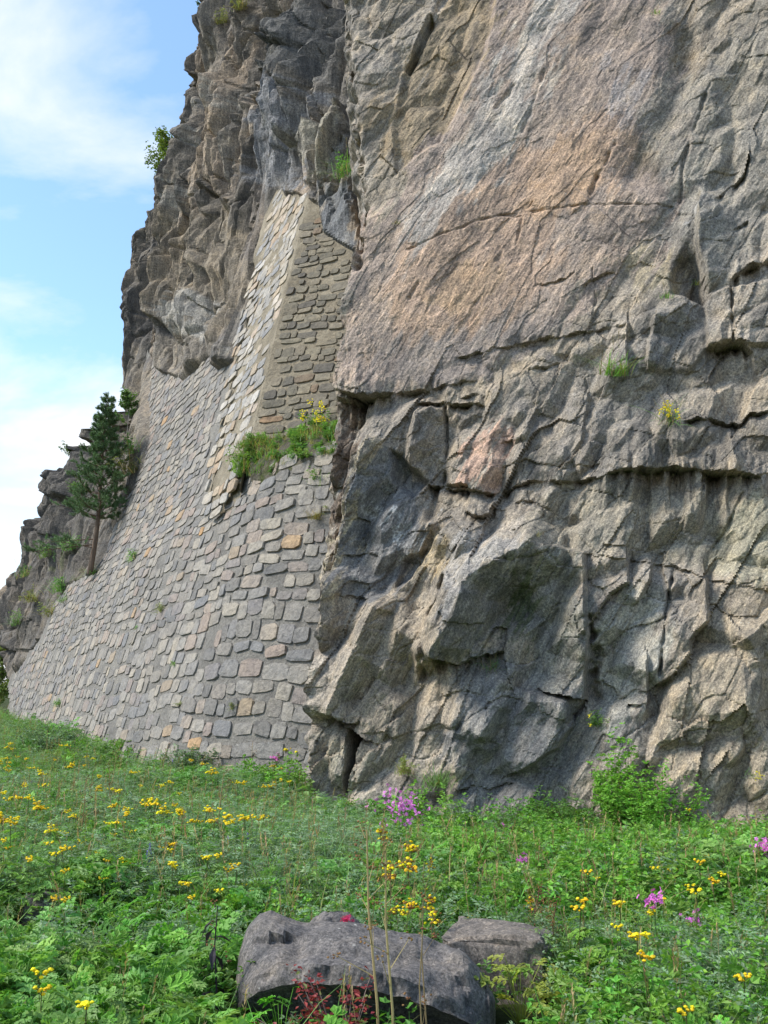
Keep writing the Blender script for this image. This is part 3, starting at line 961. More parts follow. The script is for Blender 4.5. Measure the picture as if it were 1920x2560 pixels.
    pc.patch(z4((300, 1800), (300, 1150), (500, 1100), (880, 1250), (800, 1600), (600, 1800)), (0.165, 0.163, 0.157), 0.8, 26)
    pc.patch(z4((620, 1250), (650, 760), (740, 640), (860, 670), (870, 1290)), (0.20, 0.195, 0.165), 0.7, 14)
    pc.patch(z4((230, 1100), (345, 930), (380, 790), (650, 620), (620, 800), (540, 1060), (350, 1120)), (0.12, 0.115, 0.10), 0.75, 12)  # shade on the central block's underside, painted in
    pc.patch(z4((240, 1000), (300, 700), (370, 590), (640, 600), (480, 710), (380, 780), (340, 930)), (0.27, 0.255, 0.235), 0.7, 12)  # lit upper-left face of the central block, painted lighter
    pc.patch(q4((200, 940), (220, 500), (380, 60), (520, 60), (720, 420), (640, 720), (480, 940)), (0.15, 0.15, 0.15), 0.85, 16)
    pc.patch(q4((700, 830), (700, 700), (830, 540), (860, 620), (840, 760)), (0.33, 0.255, 0.15), 0.75, 10)
    pc.line(q4((400, 20), (320, 230), (250, 420), (190, 640), (150, 800), (135, 900)), (0.36, 0.30, 0.195), 12, 0.85)  # pale corner rib with its sunlit strip painted in
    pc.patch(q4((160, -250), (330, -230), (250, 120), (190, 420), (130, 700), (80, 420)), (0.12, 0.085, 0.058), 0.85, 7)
    for pl in (q4((700, 280), (730, 330), (760, 430)), q4((560, 420), (600, 470), (540, 570), (510, 700)), q4((650, 560), (640, 640), (610, 700)), q4((370, 330), (375, 440)), q4((470, 520), (500, 420))):
        pc.line(pl, (0.48, 0.48, 0.46), 5, 0.7)
    pc.patch(q4((110, 1990), (110, 1660), (250, 1700), (240, 2000)), (0.27, 0.245, 0.185), 0.7, 10)
    pc.patch(q4((270, 2040), (300, 1760), (440, 1800), (380, 2060)), (0.29, 0.25, 0.185), 0.7, 10)
    pc.patch(z4((560, 1080), (560, 830), (620, 700), (650, 720), (640, 1000)), (0.055, 0.075, 0.025), 0.75, 8)   # moss
    keep = (px > -200) & (px < 2250) & (py > -330) & (py < 2250)
    kf = keep[:-1, :-1] | keep[1:, :-1] | keep[:-1, 1:] | keep[1:, 1:]
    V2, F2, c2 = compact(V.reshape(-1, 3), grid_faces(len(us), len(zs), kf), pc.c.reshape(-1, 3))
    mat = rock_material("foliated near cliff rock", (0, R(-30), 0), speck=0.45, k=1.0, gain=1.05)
    o = obj("rock_face", mesh_from("rock_face", V2, F2, [mat], False, c2), kind="structure",
            label="grey and ochre rock face with slanting grain filling the right side")
    return V[::3, ::3].reshape(-1, 3), px, py


RCV, RCX, RCY = build_right_cliff()

# ------------------------------------------------------------------ masonry
def stone_material(name, stops, rough_k=1.0):
    m, nt, out = new_mat(name)
    v = N(nt, 'ShaderNodeTexCoord').outputs['Object']
    geo = N(nt, 'ShaderNodeNewGeometry')
    oi = N(nt, 'ShaderNodeObjectInfo')
    wv = N(nt, 'ShaderNodeNewGeometry').outputs['Position']
    a = N(nt, 'ShaderNodeMath', operation='MULTIPLY', inputs={1: 7.31})
    L(nt, oi.outputs['Random'], a.inputs[0])
    b = N(nt, 'ShaderNodeMath', operation='ADD')
    L(nt, a.outputs[0], b.inputs[0]); L(nt, geo.outputs['Random Per Island'], b.inputs[1])
    f = N(nt, 'ShaderNodeMath', operation='FRACT')
    L(nt, b.outputs[0], f.inputs[0])
    col = ramp(nt, f.outputs[0], stops)
    nf = noise(nt, wv, 9, 7, 0.65, 0.4)
    ng = noise(nt, wv, 42, 5, 0.7)
    nb = noise(nt, wv, 1.1, 5, 0.6)
    col = mixrgb(nt, 1.0, col, ramp(nt, nf, [(0.3, (0.62, 0.62, 0.63)), (0.5, (1, 1, 1)), (0.72, (1.28, 1.26, 1.22))]), 'MULTIPLY')
    col = mixrgb(nt, 1.0, col, ramp(nt, ng, [(0.3, (0.72, 0.72, 0.72)), (0.7, (1.25, 1.25, 1.25))]), 'MULTIPLY')
    col = mixrgb(nt, 1.0, col, ramp(nt, nb, [(0.3, (0.80, 0.82, 0.85)), (0.7, (1.12, 1.08, 1.0))]), 'MULTIPLY')
    n1 = bump(nt, nf, 0.05 * rough_k, 0.9)
    n2 = bump(nt, ng, 0.014, 0.8, n1)
    bsdf(nt, out, col, 0.85, n2, 0.25)
    return m


def mortar_material(name, c0, c1, c2):
    m, nt, out = new_mat(name)
    v = N(nt, 'ShaderNodeTexCoord').outputs['Object']
    col = ramp(nt, noise(nt, v, 1.3, 8, 0.65, 0.4), [(0.32, c0), (0.5, c1), (0.68, c2)])
    nf = noise(nt, v, 16, 7, 0.7)
    ng = noise(nt, v, 60, 4, 0.7)
    col = mixrgb(nt, 1.0, col, ramp(nt, nf, [(0.3, (0.6, 0.6, 0.6)), (0.5, (1, 1, 1)), (0.72, (1.35, 1.35, 1.33))]), 'MULTIPLY')
    col = mixrgb(nt, 1.0, col, ramp(nt, ng, [(0.3, (0.75, 0.75, 0.75)), (0.7, (1.25, 1.25, 1.25))]), 'MULTIPLY')
    n1 = bump(nt, nf, 0.06, 0.9)
    bsdf(nt, out, col, 0.92, bump(nt, ng, 0.015, 0.8, n1), 0.15)
    return m


M_WALL_STONE = stone_material("grey wall stone", [(0.0, (0.17, 0.163, 0.155)), (0.22, (0.25, 0.228, 0.20)), (0.42, (0.31, 0.285, 0.25)), (0.58, (0.21, 0.202, 0.195)),
                                                  (0.72, (0.34, 0.305, 0.255)), (0.84, (0.29, 0.235, 0.20)), (0.93, (0.20, 0.20, 0.203)), (0.99, (0.33, 0.26, 0.185)), (1.0, (0.42, 0.26, 0.13))])
M_BUT_STONE = stone_material("pale buttress stone", [(0.0, (0.25, 0.245, 0.24)), (0.25, (0.36, 0.325, 0.275)), (0.45, (0.43, 0.395, 0.345)), (0.62, (0.27, 0.268, 0.27)),
                                                     (0.76, (0.40, 0.345, 0.265)), (0.88, (0.37, 0.275, 0.19)), (1.0, (0.48, 0.45, 0.41))])
M_RUBBLE = stone_material("shade-darkened brown rubble stone", [(0.0, (0.14, 0.127, 0.10)), (0.3, (0.22, 0.195, 0.145)), (0.55, (0.115, 0.105, 0.09)), (0.75, (0.26, 0.225, 0.165)), (0.92, (0.17, 0.15, 0.115)), (1.0, (0.28, 0.19, 0.12))])  # browns darkened to put the end face's shade into the stones
M_WALL_MORTAR = mortar_material("dark grey wall mortar", (0.15, 0.14, 0.125), (0.21, 0.197, 0.175), (0.27, 0.25, 0.215))
M_BUT_MORTAR = mortar_material("sandy buttress mortar", (0.17, 0.145, 0.105), (0.26, 0.222, 0.16), (0.34, 0.295, 0.22))

STONE_N = 8


def stone_shape(seed):
    """one rough squared stone, unit footprint, back at -1, face near +1"""
    r_ = np.random.default_rng(seed)
    cor = np.array([(-0.5, -0.5), (0.5, -0.5), (0.5, 0.5), (-0.5, 0.5)]) + r_.uniform(-0.07, 0.05, (4, 2)) * np.array([(-1, -1), (1, -1), (1, 1), (-1, 1)]) + r_.normal(0, 0.025, (4, 2))
    pts = []
    for i in range(4):
        c, a_, b_ = cor[i], cor[i - 1], cor[(i + 1) % 4]
        pts.append(c + (a_ - c) * r_.uniform(0.06, 0.30)); pts.append(c + (b_ - c) * r_.uniform(0.06, 0.30))
    P = np.array(pts)
    k = r_.uniform(0.93, 0.99, STONE_N)[:, None]
    tx, ty = r_.uniform(-0.7, 0.7, 2)
    ring0 = np.concatenate([P, np.full((STONE_N, 1), -1.0)], 1)
    ring1 = np.concatenate([P, 0.3 + r_.uniform(-0.3, 0.3, (STONE_N, 1))], 1)
    ring2 = np.concatenate([P * k, (0.85 + tx * P[:, 0] + ty * P[:, 1])[:, None] + r_.uniform(-0.22, 0.22, (STONE_N, 1))], 1)
    mid = np.array([[r_.uniform(-0.2, 0.2), r_.uniform(-0.2, 0.2), 1.0 + r_.uniform(-0.2, 0.25)]])
    V = np.concatenate([ring0, ring1, ring2, mid])
    F = []
    for ring in (0, 1):
        for i in range(STONE_N):
            j = (i + 1) % STONE_N
            F.append((ring * STONE_N + i, ring * STONE_N + j, (ring + 1) * STONE_N + j))
            F.append((ring * STONE_N + i, (ring + 1) * STONE_N + j, (ring + 1) * STONE_N + i))
    for i in range(STONE_N):
        F.append((2 * STONE_N + i, 2 * STONE_N + (i + 1) % STONE_N, 3 * STONE_N))
    return V, np.array(F)


STONES = [stone_shape(900 + i) for i in range(36)]
STONE_F = STONES[0][1]


def lay_stones(parent, S, rows, inside, mat, n_own, name, seed):
    """rows: list of (z, height, u_start, u_end, mean width, prominence); own objects for the largest seen, one joined part for the rest"""
    r_ = np.random.default_rng(seed)
    rec = []
    for z, hh, u0, u1, mw, prom, skip in rows:
        u = u0 + r_.uniform(0, mw)
        while u < u1:
            w = mw * r_.uniform(0.5, 1.65)
            if r_.random() > skip:
                rec.append((u + w / 2, z + r_.normal(0, 0.07) * hh + 0.16 * math.sin(0.55 * u + 0.7 * z) + 0.08 * math.sin(1.7 * u - z), w * r_.uniform(0.88, 0.985), hh * r_.uniform(0.74, 1.06), prom * r_.uniform(0.5, 1.5), r_.normal(0, 4), r_.integers(len(STONES))))
            u += w
    rec = np.array(rec)
    p, tu, up, n = frame(S, rec[:, 0], rec[:, 1])
    px, py = proj(p)
    ok = inside(px, py, rec[:, 0], rec[:, 1])
    rec, p, tu, up, n, px, py = (x[ok] for x in (rec, p, tu, up, n, px, py))
    # seen size
    ax, ay = proj(p + tu * rec[:, 2:3]); bx, by = proj(p + up * rec[:, 3:4])
    area = np.abs((ax - px) * (by - py) - (ay - py) * (bx - px))
    area = np.where((px > 0) & (px < 1920) & (py > 0) & (py < 1960), area, 0)
    order = np.argsort(-area)
    th = np.radians(rec[:, 5])[:, None]
    t2 = tu * np.cos(th) + up * np.sin(th); u2 = -tu * np.sin(th) + up * np.cos(th)
    X = t2 * rec[:, 2:3]; Yv = u2 * rec[:, 3:4]; Zv = n * rec[:, 4:5]
    flip = np.einsum('ij,ij->i', np.cross(X, Yv), Zv) < 0
    X[flip] *= -1
    meshes = {}
    for i in order[:n_own]:
        k = int(rec[i, 6])
        if k not in meshes:
            meshes[k] = mesh_from(name, STONES[k][0], STONE_F, [mat], False)
        o = obj(name, meshes[k], parent)
        o.matrix_world = Matrix((( X[i, 0], Yv[i, 0], Zv[i, 0], p[i, 0]), (X[i, 1], Yv[i, 1], Zv[i, 1], p[i, 1]), (X[i, 2], Yv[i, 2], Zv[i, 2], p[i, 2]), (0, 0, 0, 1)))
    rest = order[n_own:]
    if len(rest):
        Vs, Fs, off = [], [], 0
        for i in rest:
            sv = STONES[int(rec[i, 6])][0]
            Vs.append(p[i] + sv[:, :1] * X[i] + sv[:, 1:2] * Yv[i] + sv[:, 2:] * Zv[i])
            Fs.append(STONE_F + off); off += len(sv)
        o = obj(name + "work", mesh_from(name + "work", np.concatenate(Vs), np.concatenate(Fs), [mat], False), parent, kind="stuff")
    return len(rec)


def build_wall():
    us = np.arange(-7.5, 34, 0.12); zs = np.arange(-0.7, 18.5, 0.12)
    U, Z = np.meshgrid(us, zs, indexing='ij')
    p, tu, up, n = frame(S_wall, U, Z)
    px, py = proj(p)
    sd = poly_sd(px + 5 * fbm(px / 18, py / 18, 81, 2), py, WALL_POLY)
    p = p + n * (0.008 * fbm(U * 0.8, Z * 0.9, 82, 4) + 0.004 * fbm(U * 3, Z * 3, 83, 2) - 0.008)[..., None]
    keep = (sd > -3) & (px > -150) & (px < 1150)
    kf = keep[:-1, :-1] & keep[1:, :-1] & keep[:-1, 1:] & keep[1:, 1:]
    V2, F2 = compact(p.reshape(-1, 3), grid_faces(len(us), len(zs), kf)[:, ::-1])
    root = bpy.data.objects.new("retaining_wall", None)
    C.objects.link(root)
    root["label"] = "sloping grey retaining wall of mortared rough stones built against the cliff"
    root["category"] = "stone wall"
    root["kind"] = "thing"
    obj("mortar", mesh_from("mortar", V2, F2, [M_WALL_MORTAR], True), root)
    rows, z = [], -0.3
    r_ = np.random.default_rng(12)
    while z < 18:
        k = np.clip(z / 6.0, 0, 1)
        hh = (0.40 * (1 - k) + 0.26 * k) * r_.uniform(0.70, 1.25)
        mw = 0.42 * (1 - k) + 0.46 * k
        rows.append((z + hh / 2, hh, -7.0, 0.6, mw, 0.027, 0.05))
        rows.append((z + hh / 2, hh, 0.6, 33.0, mw * 1.1, 0.020, 0.06))
        z += hh * 1.06

    def inside(px, py, u, z):
        s1 = poly_sd(px, py, WALL_POLY)
        s2 = poly_sd(px, py, BUT_L)
        return (s1 > 5) & (s2 < -2) & (px > -60) & (px < 960)
    n = lay_stones(root, S_wall, rows, inside, M_WALL_STONE, 300, "stone", 5)
    print("wall stones", n)


def build_buttress():
    root = bpy.data.objects.new("stone_buttress", None)
    C.objects.link(root)
    root["label"] = "tall narrow buttress of pale stones and sandy mortar tapering up the cliff"
    root["category"] = "buttress"
    root["kind"] = "thing"
    us = np.arange(0.0, 9.0, 0.10); zs = np.arange(5.2, 19.0, 0.10)
    U, Z = np.meshgrid(us, zs, indexing='ij')
    P = S_up(U, np.minimum(Z, 40))
    P = K0 + DV * U[..., None] + CV * Z[..., None]
    px, py = proj(P)
    ext = [(x + 40, y) if i >= 9 and i < 18 else (x, y) for i, (x, y) in enumerate(BUT_L)]
    sd = poly_sd(px, py, ext)
    fade = sstep(0, 1.6, line_d(px, py, BUT_L[2:10]) / 22)
    P = P + NL * (0.03 * fbm(U * 0.9, Z * 0.9, 91, 3) - 0.16 * (1 - fade))[..., None] * np.minimum(U / 0.3, 1)[..., None]
    kf = (sd > -2)
    kf = kf[:-1, :-1] & kf[1:, :-1] & kf[:-1, 1:] & kf[1:, 1:]
    V1, F1 = compact(P.reshape(-1, 3), grid_faces(len(us), len(zs), kf)[:, ::-1])
    bs = np.arange(0.0, 6.5, 0.10); zf = np.arange(5.6, 17.5, 0.10)
    Bq, Zq = np.meshgrid(bs, zf, indexing='ij')
    Pf = K0 + EV * Bq[..., None] + CV * Zq[..., None]
    qx, qy = proj(Pf)
    extf = [(x - 40, y) if i >= 8 else (x, y) for i, (x, y) in enumerate(BUT_F)]
    extm = [(729, 498), (785, 490), (812, 520), (835, 560), (905, 585)] + extf[4:]
    sdf = poly_sd(qx, qy, extm)
    Pf = Pf + NF * (0.010 * fbm(Bq * 0.8, Zq * 0.9, 92, 4) - 0.012)[..., None] * np.minimum(Bq / 0.3, 1)[..., None]
    kf = sdf > -4
    kf = kf[:-1, :-1] & kf[1:, :-1] & kf[:-1, 1:] & kf[1:, 1:]
    V3, F3 = compact(Pf.reshape(-1, 3), grid_faces(len(bs), len(zf), kf))
    obj("mortar", mesh_from("mortar", np.concatenate([V1, V3]), np.concatenate([F1, F3 + len(V1)]), [M_BUT_MORTAR], True), root)
    bpy.context.view_layer.update()
    root.children[0].data.set_sharp_from_angle(angle=R(40))
    SL = lambda u, z: K0 + DV * u[..., None] + CV * z[..., None]
    SF = lambda u, z: K0 + EV * (-u)[..., None] + CV * z[..., None]
    rows, z = [], 5.6
    r_ = np.random.default_rng(14)
    while z < 18:
        hh = 0.28 * r_.uniform(0.75, 1.25)
        rows.append((z, hh, 0.02, 8.5, 0.46, 0.022, 0.14))
        z += hh * 1.05

    def inL(px, py, u, z):
        return (poly_sd(px, py, ext) > 5) & (u > 0.10)
    lay_stones(root, SL, rows, inL, M_BUT_STONE, 150, "stone", 6)
    rows, z = [], 6.2
    while z < 17.3:
        hh = 0.21 * r_.uniform(0.7, 1.35)
        rows.append((z, hh, -6.0, -0.05, 0.36 * r_.uniform(0.8, 1.2), 0.024, 0.06))
        z += hh * 1.03

    def inF(px, py, u, z):
        return (poly_sd(px, py, extf) > 3) & (u < -0.12) & ((np.abs(px - 767) > 9) | (np.abs(py - 686) > 22))
    lay_stones(root, SF, rows, inF, M_RUBBLE, 150, "rubble_stone", 7)


build_wall()
build_buttress()


# grassy shelf between the low wall's top and the buttress
def solve_z(S, u, py_t, z0, z1_):
    zz = np.linspace(z0, z1_, 400)
    _, y = proj(S(np.full(400, u), zz))
    return np.interp(-py_t, -y, zz) if y[0] > y[-1] else zz[0]


def build_shelf():
    us = np.arange(0.9, -6.6, -0.12)
    aa = np.linspace(-0.06, 1.1, 34)
    V = np.zeros((len(us), len(aa), 3))
    for i, u in enumerate(us):
        zt = solve_z(S_low, u, float(np.interp(u, [-6, -3.2, -0.6, 0.9], [1090, 1122, 1188, 1196])), 3.0, 9.5)
        zb = solve_z(S_up, min(u, -0.02), float(np.interp(u, [-6, -3.2, -0.6, 0.9], [1035, 1052, 1095, 1110])), 4.0, 12.0)
        p0 = S_low(np.array([u]), np.array([zt]))[0]
        p1 = S_up(np.array([min(u, -0.02)]), np.array([zb]))[0]
        V[i] = p0 + (p1 - p0) * aa[:, None]
        V[i, :, 2] += 0.18 * np.sin(np.clip(aa, 0, 1) * np.pi)
    V[..., 2] += 0.10 * fbm(V[..., 0] * 1.5, V[..., 1] * 1.5, 95, 4)
    V[:, 0] = V[:, 1] + np.array([0.03, 0.10, -0.6])
    m, nt, out = new_mat("shelf soil")
    v = N(nt, 'ShaderNodeTexCoord').outputs['Object']
    col = ramp(nt, noise(nt, v, 2.2, 7, 0.65), [(0.35, (0.10, 0.09, 0.065)), (0.5, (0.15, 0.135, 0.105)), (0.65, (0.075, 0.09, 0.03))])
    nf = noise(nt, v, 14, 7, 0.7)
    bsdf(nt, out, col, 0.95, bump(nt, nf, 0.12, 0.9), 0.1)
    obj("shelf_ground", mesh_from("shelf_ground", V.reshape(-1, 3), grid_faces(len(us), len(aa)), [m], True), kind="structure",
        label="narrow sloping soil shelf between low wall and buttress")
    return V


SHELF = build_shelf()

# ------------------------------------------------------------------ plants: small vectorised builders
def unit(a):
    return a / np.maximum(np.linalg.norm(a, axis=-1, keepdims=True), 1e-9)


class Plant:
    def __init__(s):
        s.V, s.F, s.c, s.m, s.n = [], [], [], [], 0

    def add(s, V, F, col, mi=0):
        V = np.asarray(V, float).reshape(-1, 3); F = np.asarray(F).reshape(-1, 3)
        s.V.append(V); s.F.append(F + s.n); s.n += len(V)
        col = np.asarray(col, float)
        s.c.append(np.broadcast_to(col, V.shape) if col.ndim == 1 else col)
        s.m.append(np.full(len(F), mi))

    def leaves(s, base, axis, nor, length, width, col, curl=0.15, mi=0, wide=0.45):
        """folded pointed leaves, one per row"""
        base = np.atleast_2d(base); n = len(base)
        axis = unit(np.atleast_2d(axis)); nor = np.atleast_2d(nor)
        side = unit(np.cross(axis, nor)); nor = unit(np.cross(side, axis))
        Ln = np.broadcast_to(np.asarray(length, float), (n,))[:, None]; W = np.broadcast_to(np.asarray(width, float), (n,))[:, None]
        mid = base + axis * Ln * wide - nor * W * 0.18
        l_ = base + axis * Ln * wide + side * W * 0.5 + nor * W * 0.10
        r_ = base + axis * Ln * wide - side * W * 0.5 + nor * W * 0.10
        tip = base + axis * Ln - nor * Ln * curl
        V = np.stack([base, l_, mid, r_, tip], 1)
        F = np.array([[0, 1, 2], [0, 2, 3], [1, 4, 2], [2, 4, 3]])[None] + (np.arange(n) * 5)[:, None, None]
        col = np.asarray(col, float)
        if col.ndim == 2:
            col = np.repeat(col, 5, 0)
        s.add(V, F, col, mi)

    def blades(s, base, d, length, width, bend, col, mi=0):
        base = np.atleast_2d(base); n = len(base)
        d = unit(np.atleast_2d(d)); up = np.array([0, 0, 1.0])
        hor = unit(d * np.array([1, 1, 0]) + 1e-6)
        side = unit(np.cross(d, up) + 1e-6)
        Ln = np.asarray(length, float).reshape(-1, 1); W = np.asarray(width, float).reshape(-1, 1); B = np.asarray(bend, float).reshape(-1, 1)
        rows = []
        for t, w in ((0.0, 1.0), (0.4, 0.85), (0.75, 0.5)):
            c = base + d * Ln * t + hor * B * Ln * t * t - up * B * Ln * t * t * 0.55
            rows += [c + side * W * w * 0.5, c - side * W * w * 0.5]
        rows.append(base + d * Ln + hor * B * Ln - up * B * Ln * 0.55)
        V = np.stack(rows, 1)
        F = np.array([[0, 1, 3], [0, 3, 2], [2, 3, 5], [2, 5, 4], [4, 5, 6]])[None] + (np.arange(n) * 7)[:, None, None]
        col = np.asarray(col, float)
        if col.ndim == 2:
            col = np.repeat(col, 7, 0)
        s.add(V, F, col, mi)

    def tube(s, pts, r0, r1, col, mi=0, k=5):
        pts = np.asarray(pts, float); n = len(pts)
        tan = unit(np.gradient(pts, axis=0))
        ref = np.where(np.abs(tan[:, 2:3]) > 0.9, np.array([[1.0, 0, 0]]), np.array([[0, 0, 1.0]]))
        a = unit(np.cross(tan, ref)); b = np.cross(tan, a)
        r_ = np.linspace(r0, r1, n)[:, None, None]
        th = np.arange(k) * 2 * np.pi / k
        ring = pts[:, None] + r_ * (a[:, None] * np.cos(th)[None, :, None] + b[:, None] * np.sin(th)[None, :, None])
        F = []
        for i in range(n - 1):
            for j in range(k):
                j2 = (j + 1) % k
                F += [(i * k + j, i * k + j2, (i + 1) * k + j2), (i * k + j, (i + 1) * k + j2, (i + 1) * k + j)]
        V = np.concatenate([ring.reshape(-1, 3), pts[-1:]])
        F += [((n - 1) * k + j, (n - 1) * k + (j + 1) % k, n * k) for j in range(k)]
        s.add(V, np.array(F), col, mi)

    def discs(s, c, nor, rad, dome, col, mi=0, k=6, rim=None):
        """small domed flower heads"""
        c = np.atleast_2d(c); n = len(c)
        nor = unit(np.atleast_2d(nor))
        a = unit(np.cross(nor, np.array([0.31, 0.87, 0.12]))); b = np.cross(nor, a)
        rad = np.broadcast_to(np.asarray(rad, float), (n,))[:, None, None]; dm = np.broadcast_to(np.asarray(dome, float), (n,))[:, None]
        th = np.arange(k) * 2 * np.pi / k
        o = a[:, None] * np.cos(th)[None, :, None] + b[:, None] * np.sin(th)[None, :, None]
        r0 = c[:, None] + o * rad * 0.8 - nor[:, None] * dm[:, None] * 0.8
        r1 = c[:, None] + o * rad
        top = (c + nor * dm)[:, None]
        V = np.concatenate([r0, r1, top], 1)
        F = []
        for j in range(k):
            j2 = (j + 1) % k
            F += [(j, j2, k + j2), (j, k + j2, k + j), (k + j, k + j2, 2 * k)]
        F = np.array(F)[None] + (np.arange(n) * (2 * k + 1))[:, None, None]
        col = np.asarray(col, float)
        if col.ndim == 2:
            col = np.repeat(col, 2 * k + 1, 0)
        s.add(V, F, col, mi)

    def mesh(s, name, mats, smooth=False):
        return mesh_from(name, np.concatenate(s.V), np.concatenate(s.F), mats, smooth, np.concatenate(s.c), np.concatenate(s.m))


def leaf_material(name, transl=0.35, rough=0.55, var=0.25, spec=0.35):
    m, nt, out = new_mat(name)
    a = N(nt, 'ShaderNodeAttribute', attribute_name='Col')
    oi = N(nt, 'ShaderNodeObjectInfo')
    hsv = N(nt, 'ShaderNodeHueSaturation')
    mr = N(nt, 'ShaderNodeMapRange', inputs={'To Min': 1 - var, 'To Max': 1 + var})
    L(nt, oi.outputs['Random'], mr.inputs['Value'])
    L(nt, mr.outputs[0], hsv.inputs['Value'])
    wn_ = N(nt, 'ShaderNodeTexWhiteNoise', noise_dimensions='1D')
    L(nt, oi.outputs['Random'], wn_.inputs['W'])
    mh = N(nt, 'ShaderNodeMapRange', inputs={'To Min': 0.482, 'To Max': 0.518})
    L(nt, wn_.outputs['Value'], mh.inputs['Value'])
    L(nt, mh.outputs[0], hsv.inputs['Hue'])
    L(nt, a.outputs['Color'], hsv.inputs['Color'])
    p = N(nt, 'ShaderNodeBsdfPrincipled')
    p.inputs['Roughness'].default_value = rough
    p.inputs['Specular IOR Level'].default_value = spec
    L(nt, hsv.outputs[0], p.inputs['Base Color'])
    t = N(nt, 'ShaderNodeBsdfTranslucent')
    L(nt, mixrgb(nt, 1.0, hsv.outputs[0], (1.25, 1.3, 0.7), 'MULTIPLY'), t.inputs['Color'])
    mx_ = N(nt, 'ShaderNodeMixShader', inputs={0: transl})
    L(nt, p.outputs[0], mx_.inputs[1]); L(nt, t.outputs[0], mx_.inputs[2])
    L(nt, mx_.outputs[0], out.inputs['Surface'])
    return m


M_LEAF = leaf_material("green leaves")
M_PETAL = leaf_material("flower petals", 0.2, 0.6, 0.12, 0.2)
M_DRY = leaf_material("dry stems", 0.1, 0.8, 0.2, 0.15)
M_NEEDLE = leaf_material("pine needles", 0.12, 0.5, 0.05, 0.3)

GREEN = np.array([0.150, 0.285, 0.065])
BRIGHT = np.array([0.175, 0.370, 0.050])
BLUEG = np.array([0.175, 0.265, 0.140])
OLIVE = np.array([0.255, 0.285, 0.080])
STRAW = np.array([0.42, 0.32, 0.15])
YELLOW = np.array([0.78, 0.60, 0.015])


def vary(r_, col, n, k=0.25, dry=0.0):
    c = np.asarray(col)[None] * (1 + k * r_.uniform(-1, 1, (n, 1))) * (1 + 0.10 * r_.uniform(-1, 1, (n, 3)))
    if dry:
        d = (r_.random(n) < dry)[:, None]
        c = np.where(d, STRAW[None] * r_.uniform(0.5, 1.0, (n, 1)), c)
    return c


def rdir(r_, n, up0, up1):
    a = r_.uniform(0, 2 * np.pi, n); e = r_.uniform(up0, up1, n)
    return np.stack([np.cos(a) * np.cos(e), np.sin(a) * np.cos(e), np.sin(e)], 1)


UPZ = np.array([0, 0, 1.0])


def p_grass(seed, n=46, h=0.42, col=GREEN, dry=0.12, spread=0.10, w=0.006, bend=0.45):
    r_ = np.random.default_rng(seed); p = Plant()
    base = np.concatenate([r_.normal(0, spread, (n, 2)), np.zeros((n, 1))], 1)
    p.blades(base, rdir(r_, n, 0.9, 1.5), h * r_.uniform(0.5, 1.15, n), w * r_.uniform(0.7, 1.5, n), r_.uniform(0.1, 1.0, n) * bend * 1.6, vary(r_, col, n, 0.3, dry))
    k = n // 40                                          # a few seed heads
    for i in range(k):
        d = rdir(r_, 1, 1.2, 1.5)[0]; ln = h * r_.uniform(1.0, 1.45)
        b = np.array([*r_.normal(0, spread * 0.6, 2), 0])
        p.tube([b, b + d * ln * 0.55, b + d * ln + np.array([d[0], d[1], -0.05]) * ln * 0.15], 0.0016, 0.001, STRAW * 0.75, 0, 3)
        t = b + d * ln
        m = 14
        q = t + d * r_.uniform(-0.10, 0.02, (m, 1))
        p.leaves(q, d + 0.5 * rdir(r_, m, -0.2, 0.9), UPZ, 0.022, 0.006, vary(r_, STRAW * 0.8, m, 0.3))
    return p


def feather(p, r_, base, axis, nor, Ln, col, pairs=8, wid=0.30, narrow=0.30, leafw=None):
    """one feathery leaf: a midrib with leaflet pairs"""
    axis = unit(axis); side = unit(np.cross(axis, nor)); nor = unit(np.cross(side, axis))
    t = np.linspace(0.16, 0.97, pairs)
    droop = 0.35
    pos = base + axis * (Ln * t)[:, None] - nor * (droop * Ln * t * t)[:, None]
    tan = unit(axis[None] - nor[None] * (2 * droop * t)[:, None])
    lw = Ln * wid * np.sin(np.pi * (0.18 + 0.78 * t)) ** 0.8
    n = pairs
    for sg in (1, -1):
        ax = unit(side * sg + tan * 0.75 + 0.25 * r_.normal(0, 1, (n, 3)))
        p.leaves(pos, ax, np.broadcast_to(nor, (n, 3)) + 0.35 * r_.normal(0, 1, (n, 3)), lw, lw * narrow, vary(r_, col, n, 0.14), 0.2)
    p.leaves(pos[-1:], tan[-1:], nor[None], Ln * 0.14, Ln * 0.05, vary(r_, col, 1, 0.1))
    return pos


def p_feathery(seed, h=0.5, n=13, col=BLUEG, Ln=0.20, upright=True):
    r_ = np.random.default_rng(seed); p = Plant()
    for sidx in range(3):
        lean = rdir(r_, 1, 1.15, 1.45)[0]
        b = np.array([*r_.normal(0, 0.06, 2), 0.0]); hh = h * r_.uniform(0.7, 1.1)
        top = b + lean * hh
        p.tube([b, b + lean * hh * 0.5, top], 0.0028, 0.0015, col * 0.9, 0, 3)
        for i in range(n):
            t = (i + 0.5) / n
            a = i * 2.4 + r_.uniform(-0.5, 0.5)
            d = np.array([math.cos(a), math.sin(a), r_.uniform(0.25, 0.9)])
            feather(p, r_, b + lean * hh * (0.12 + 0.88 * t), d, UPZ + 0.2 * r_.normal(0, 1, 3), Ln * (1.15 - 0.55 * t) * r_.uniform(0.75, 1.2), col * r_.uniform(0.8, 1.2), 7)
    return p


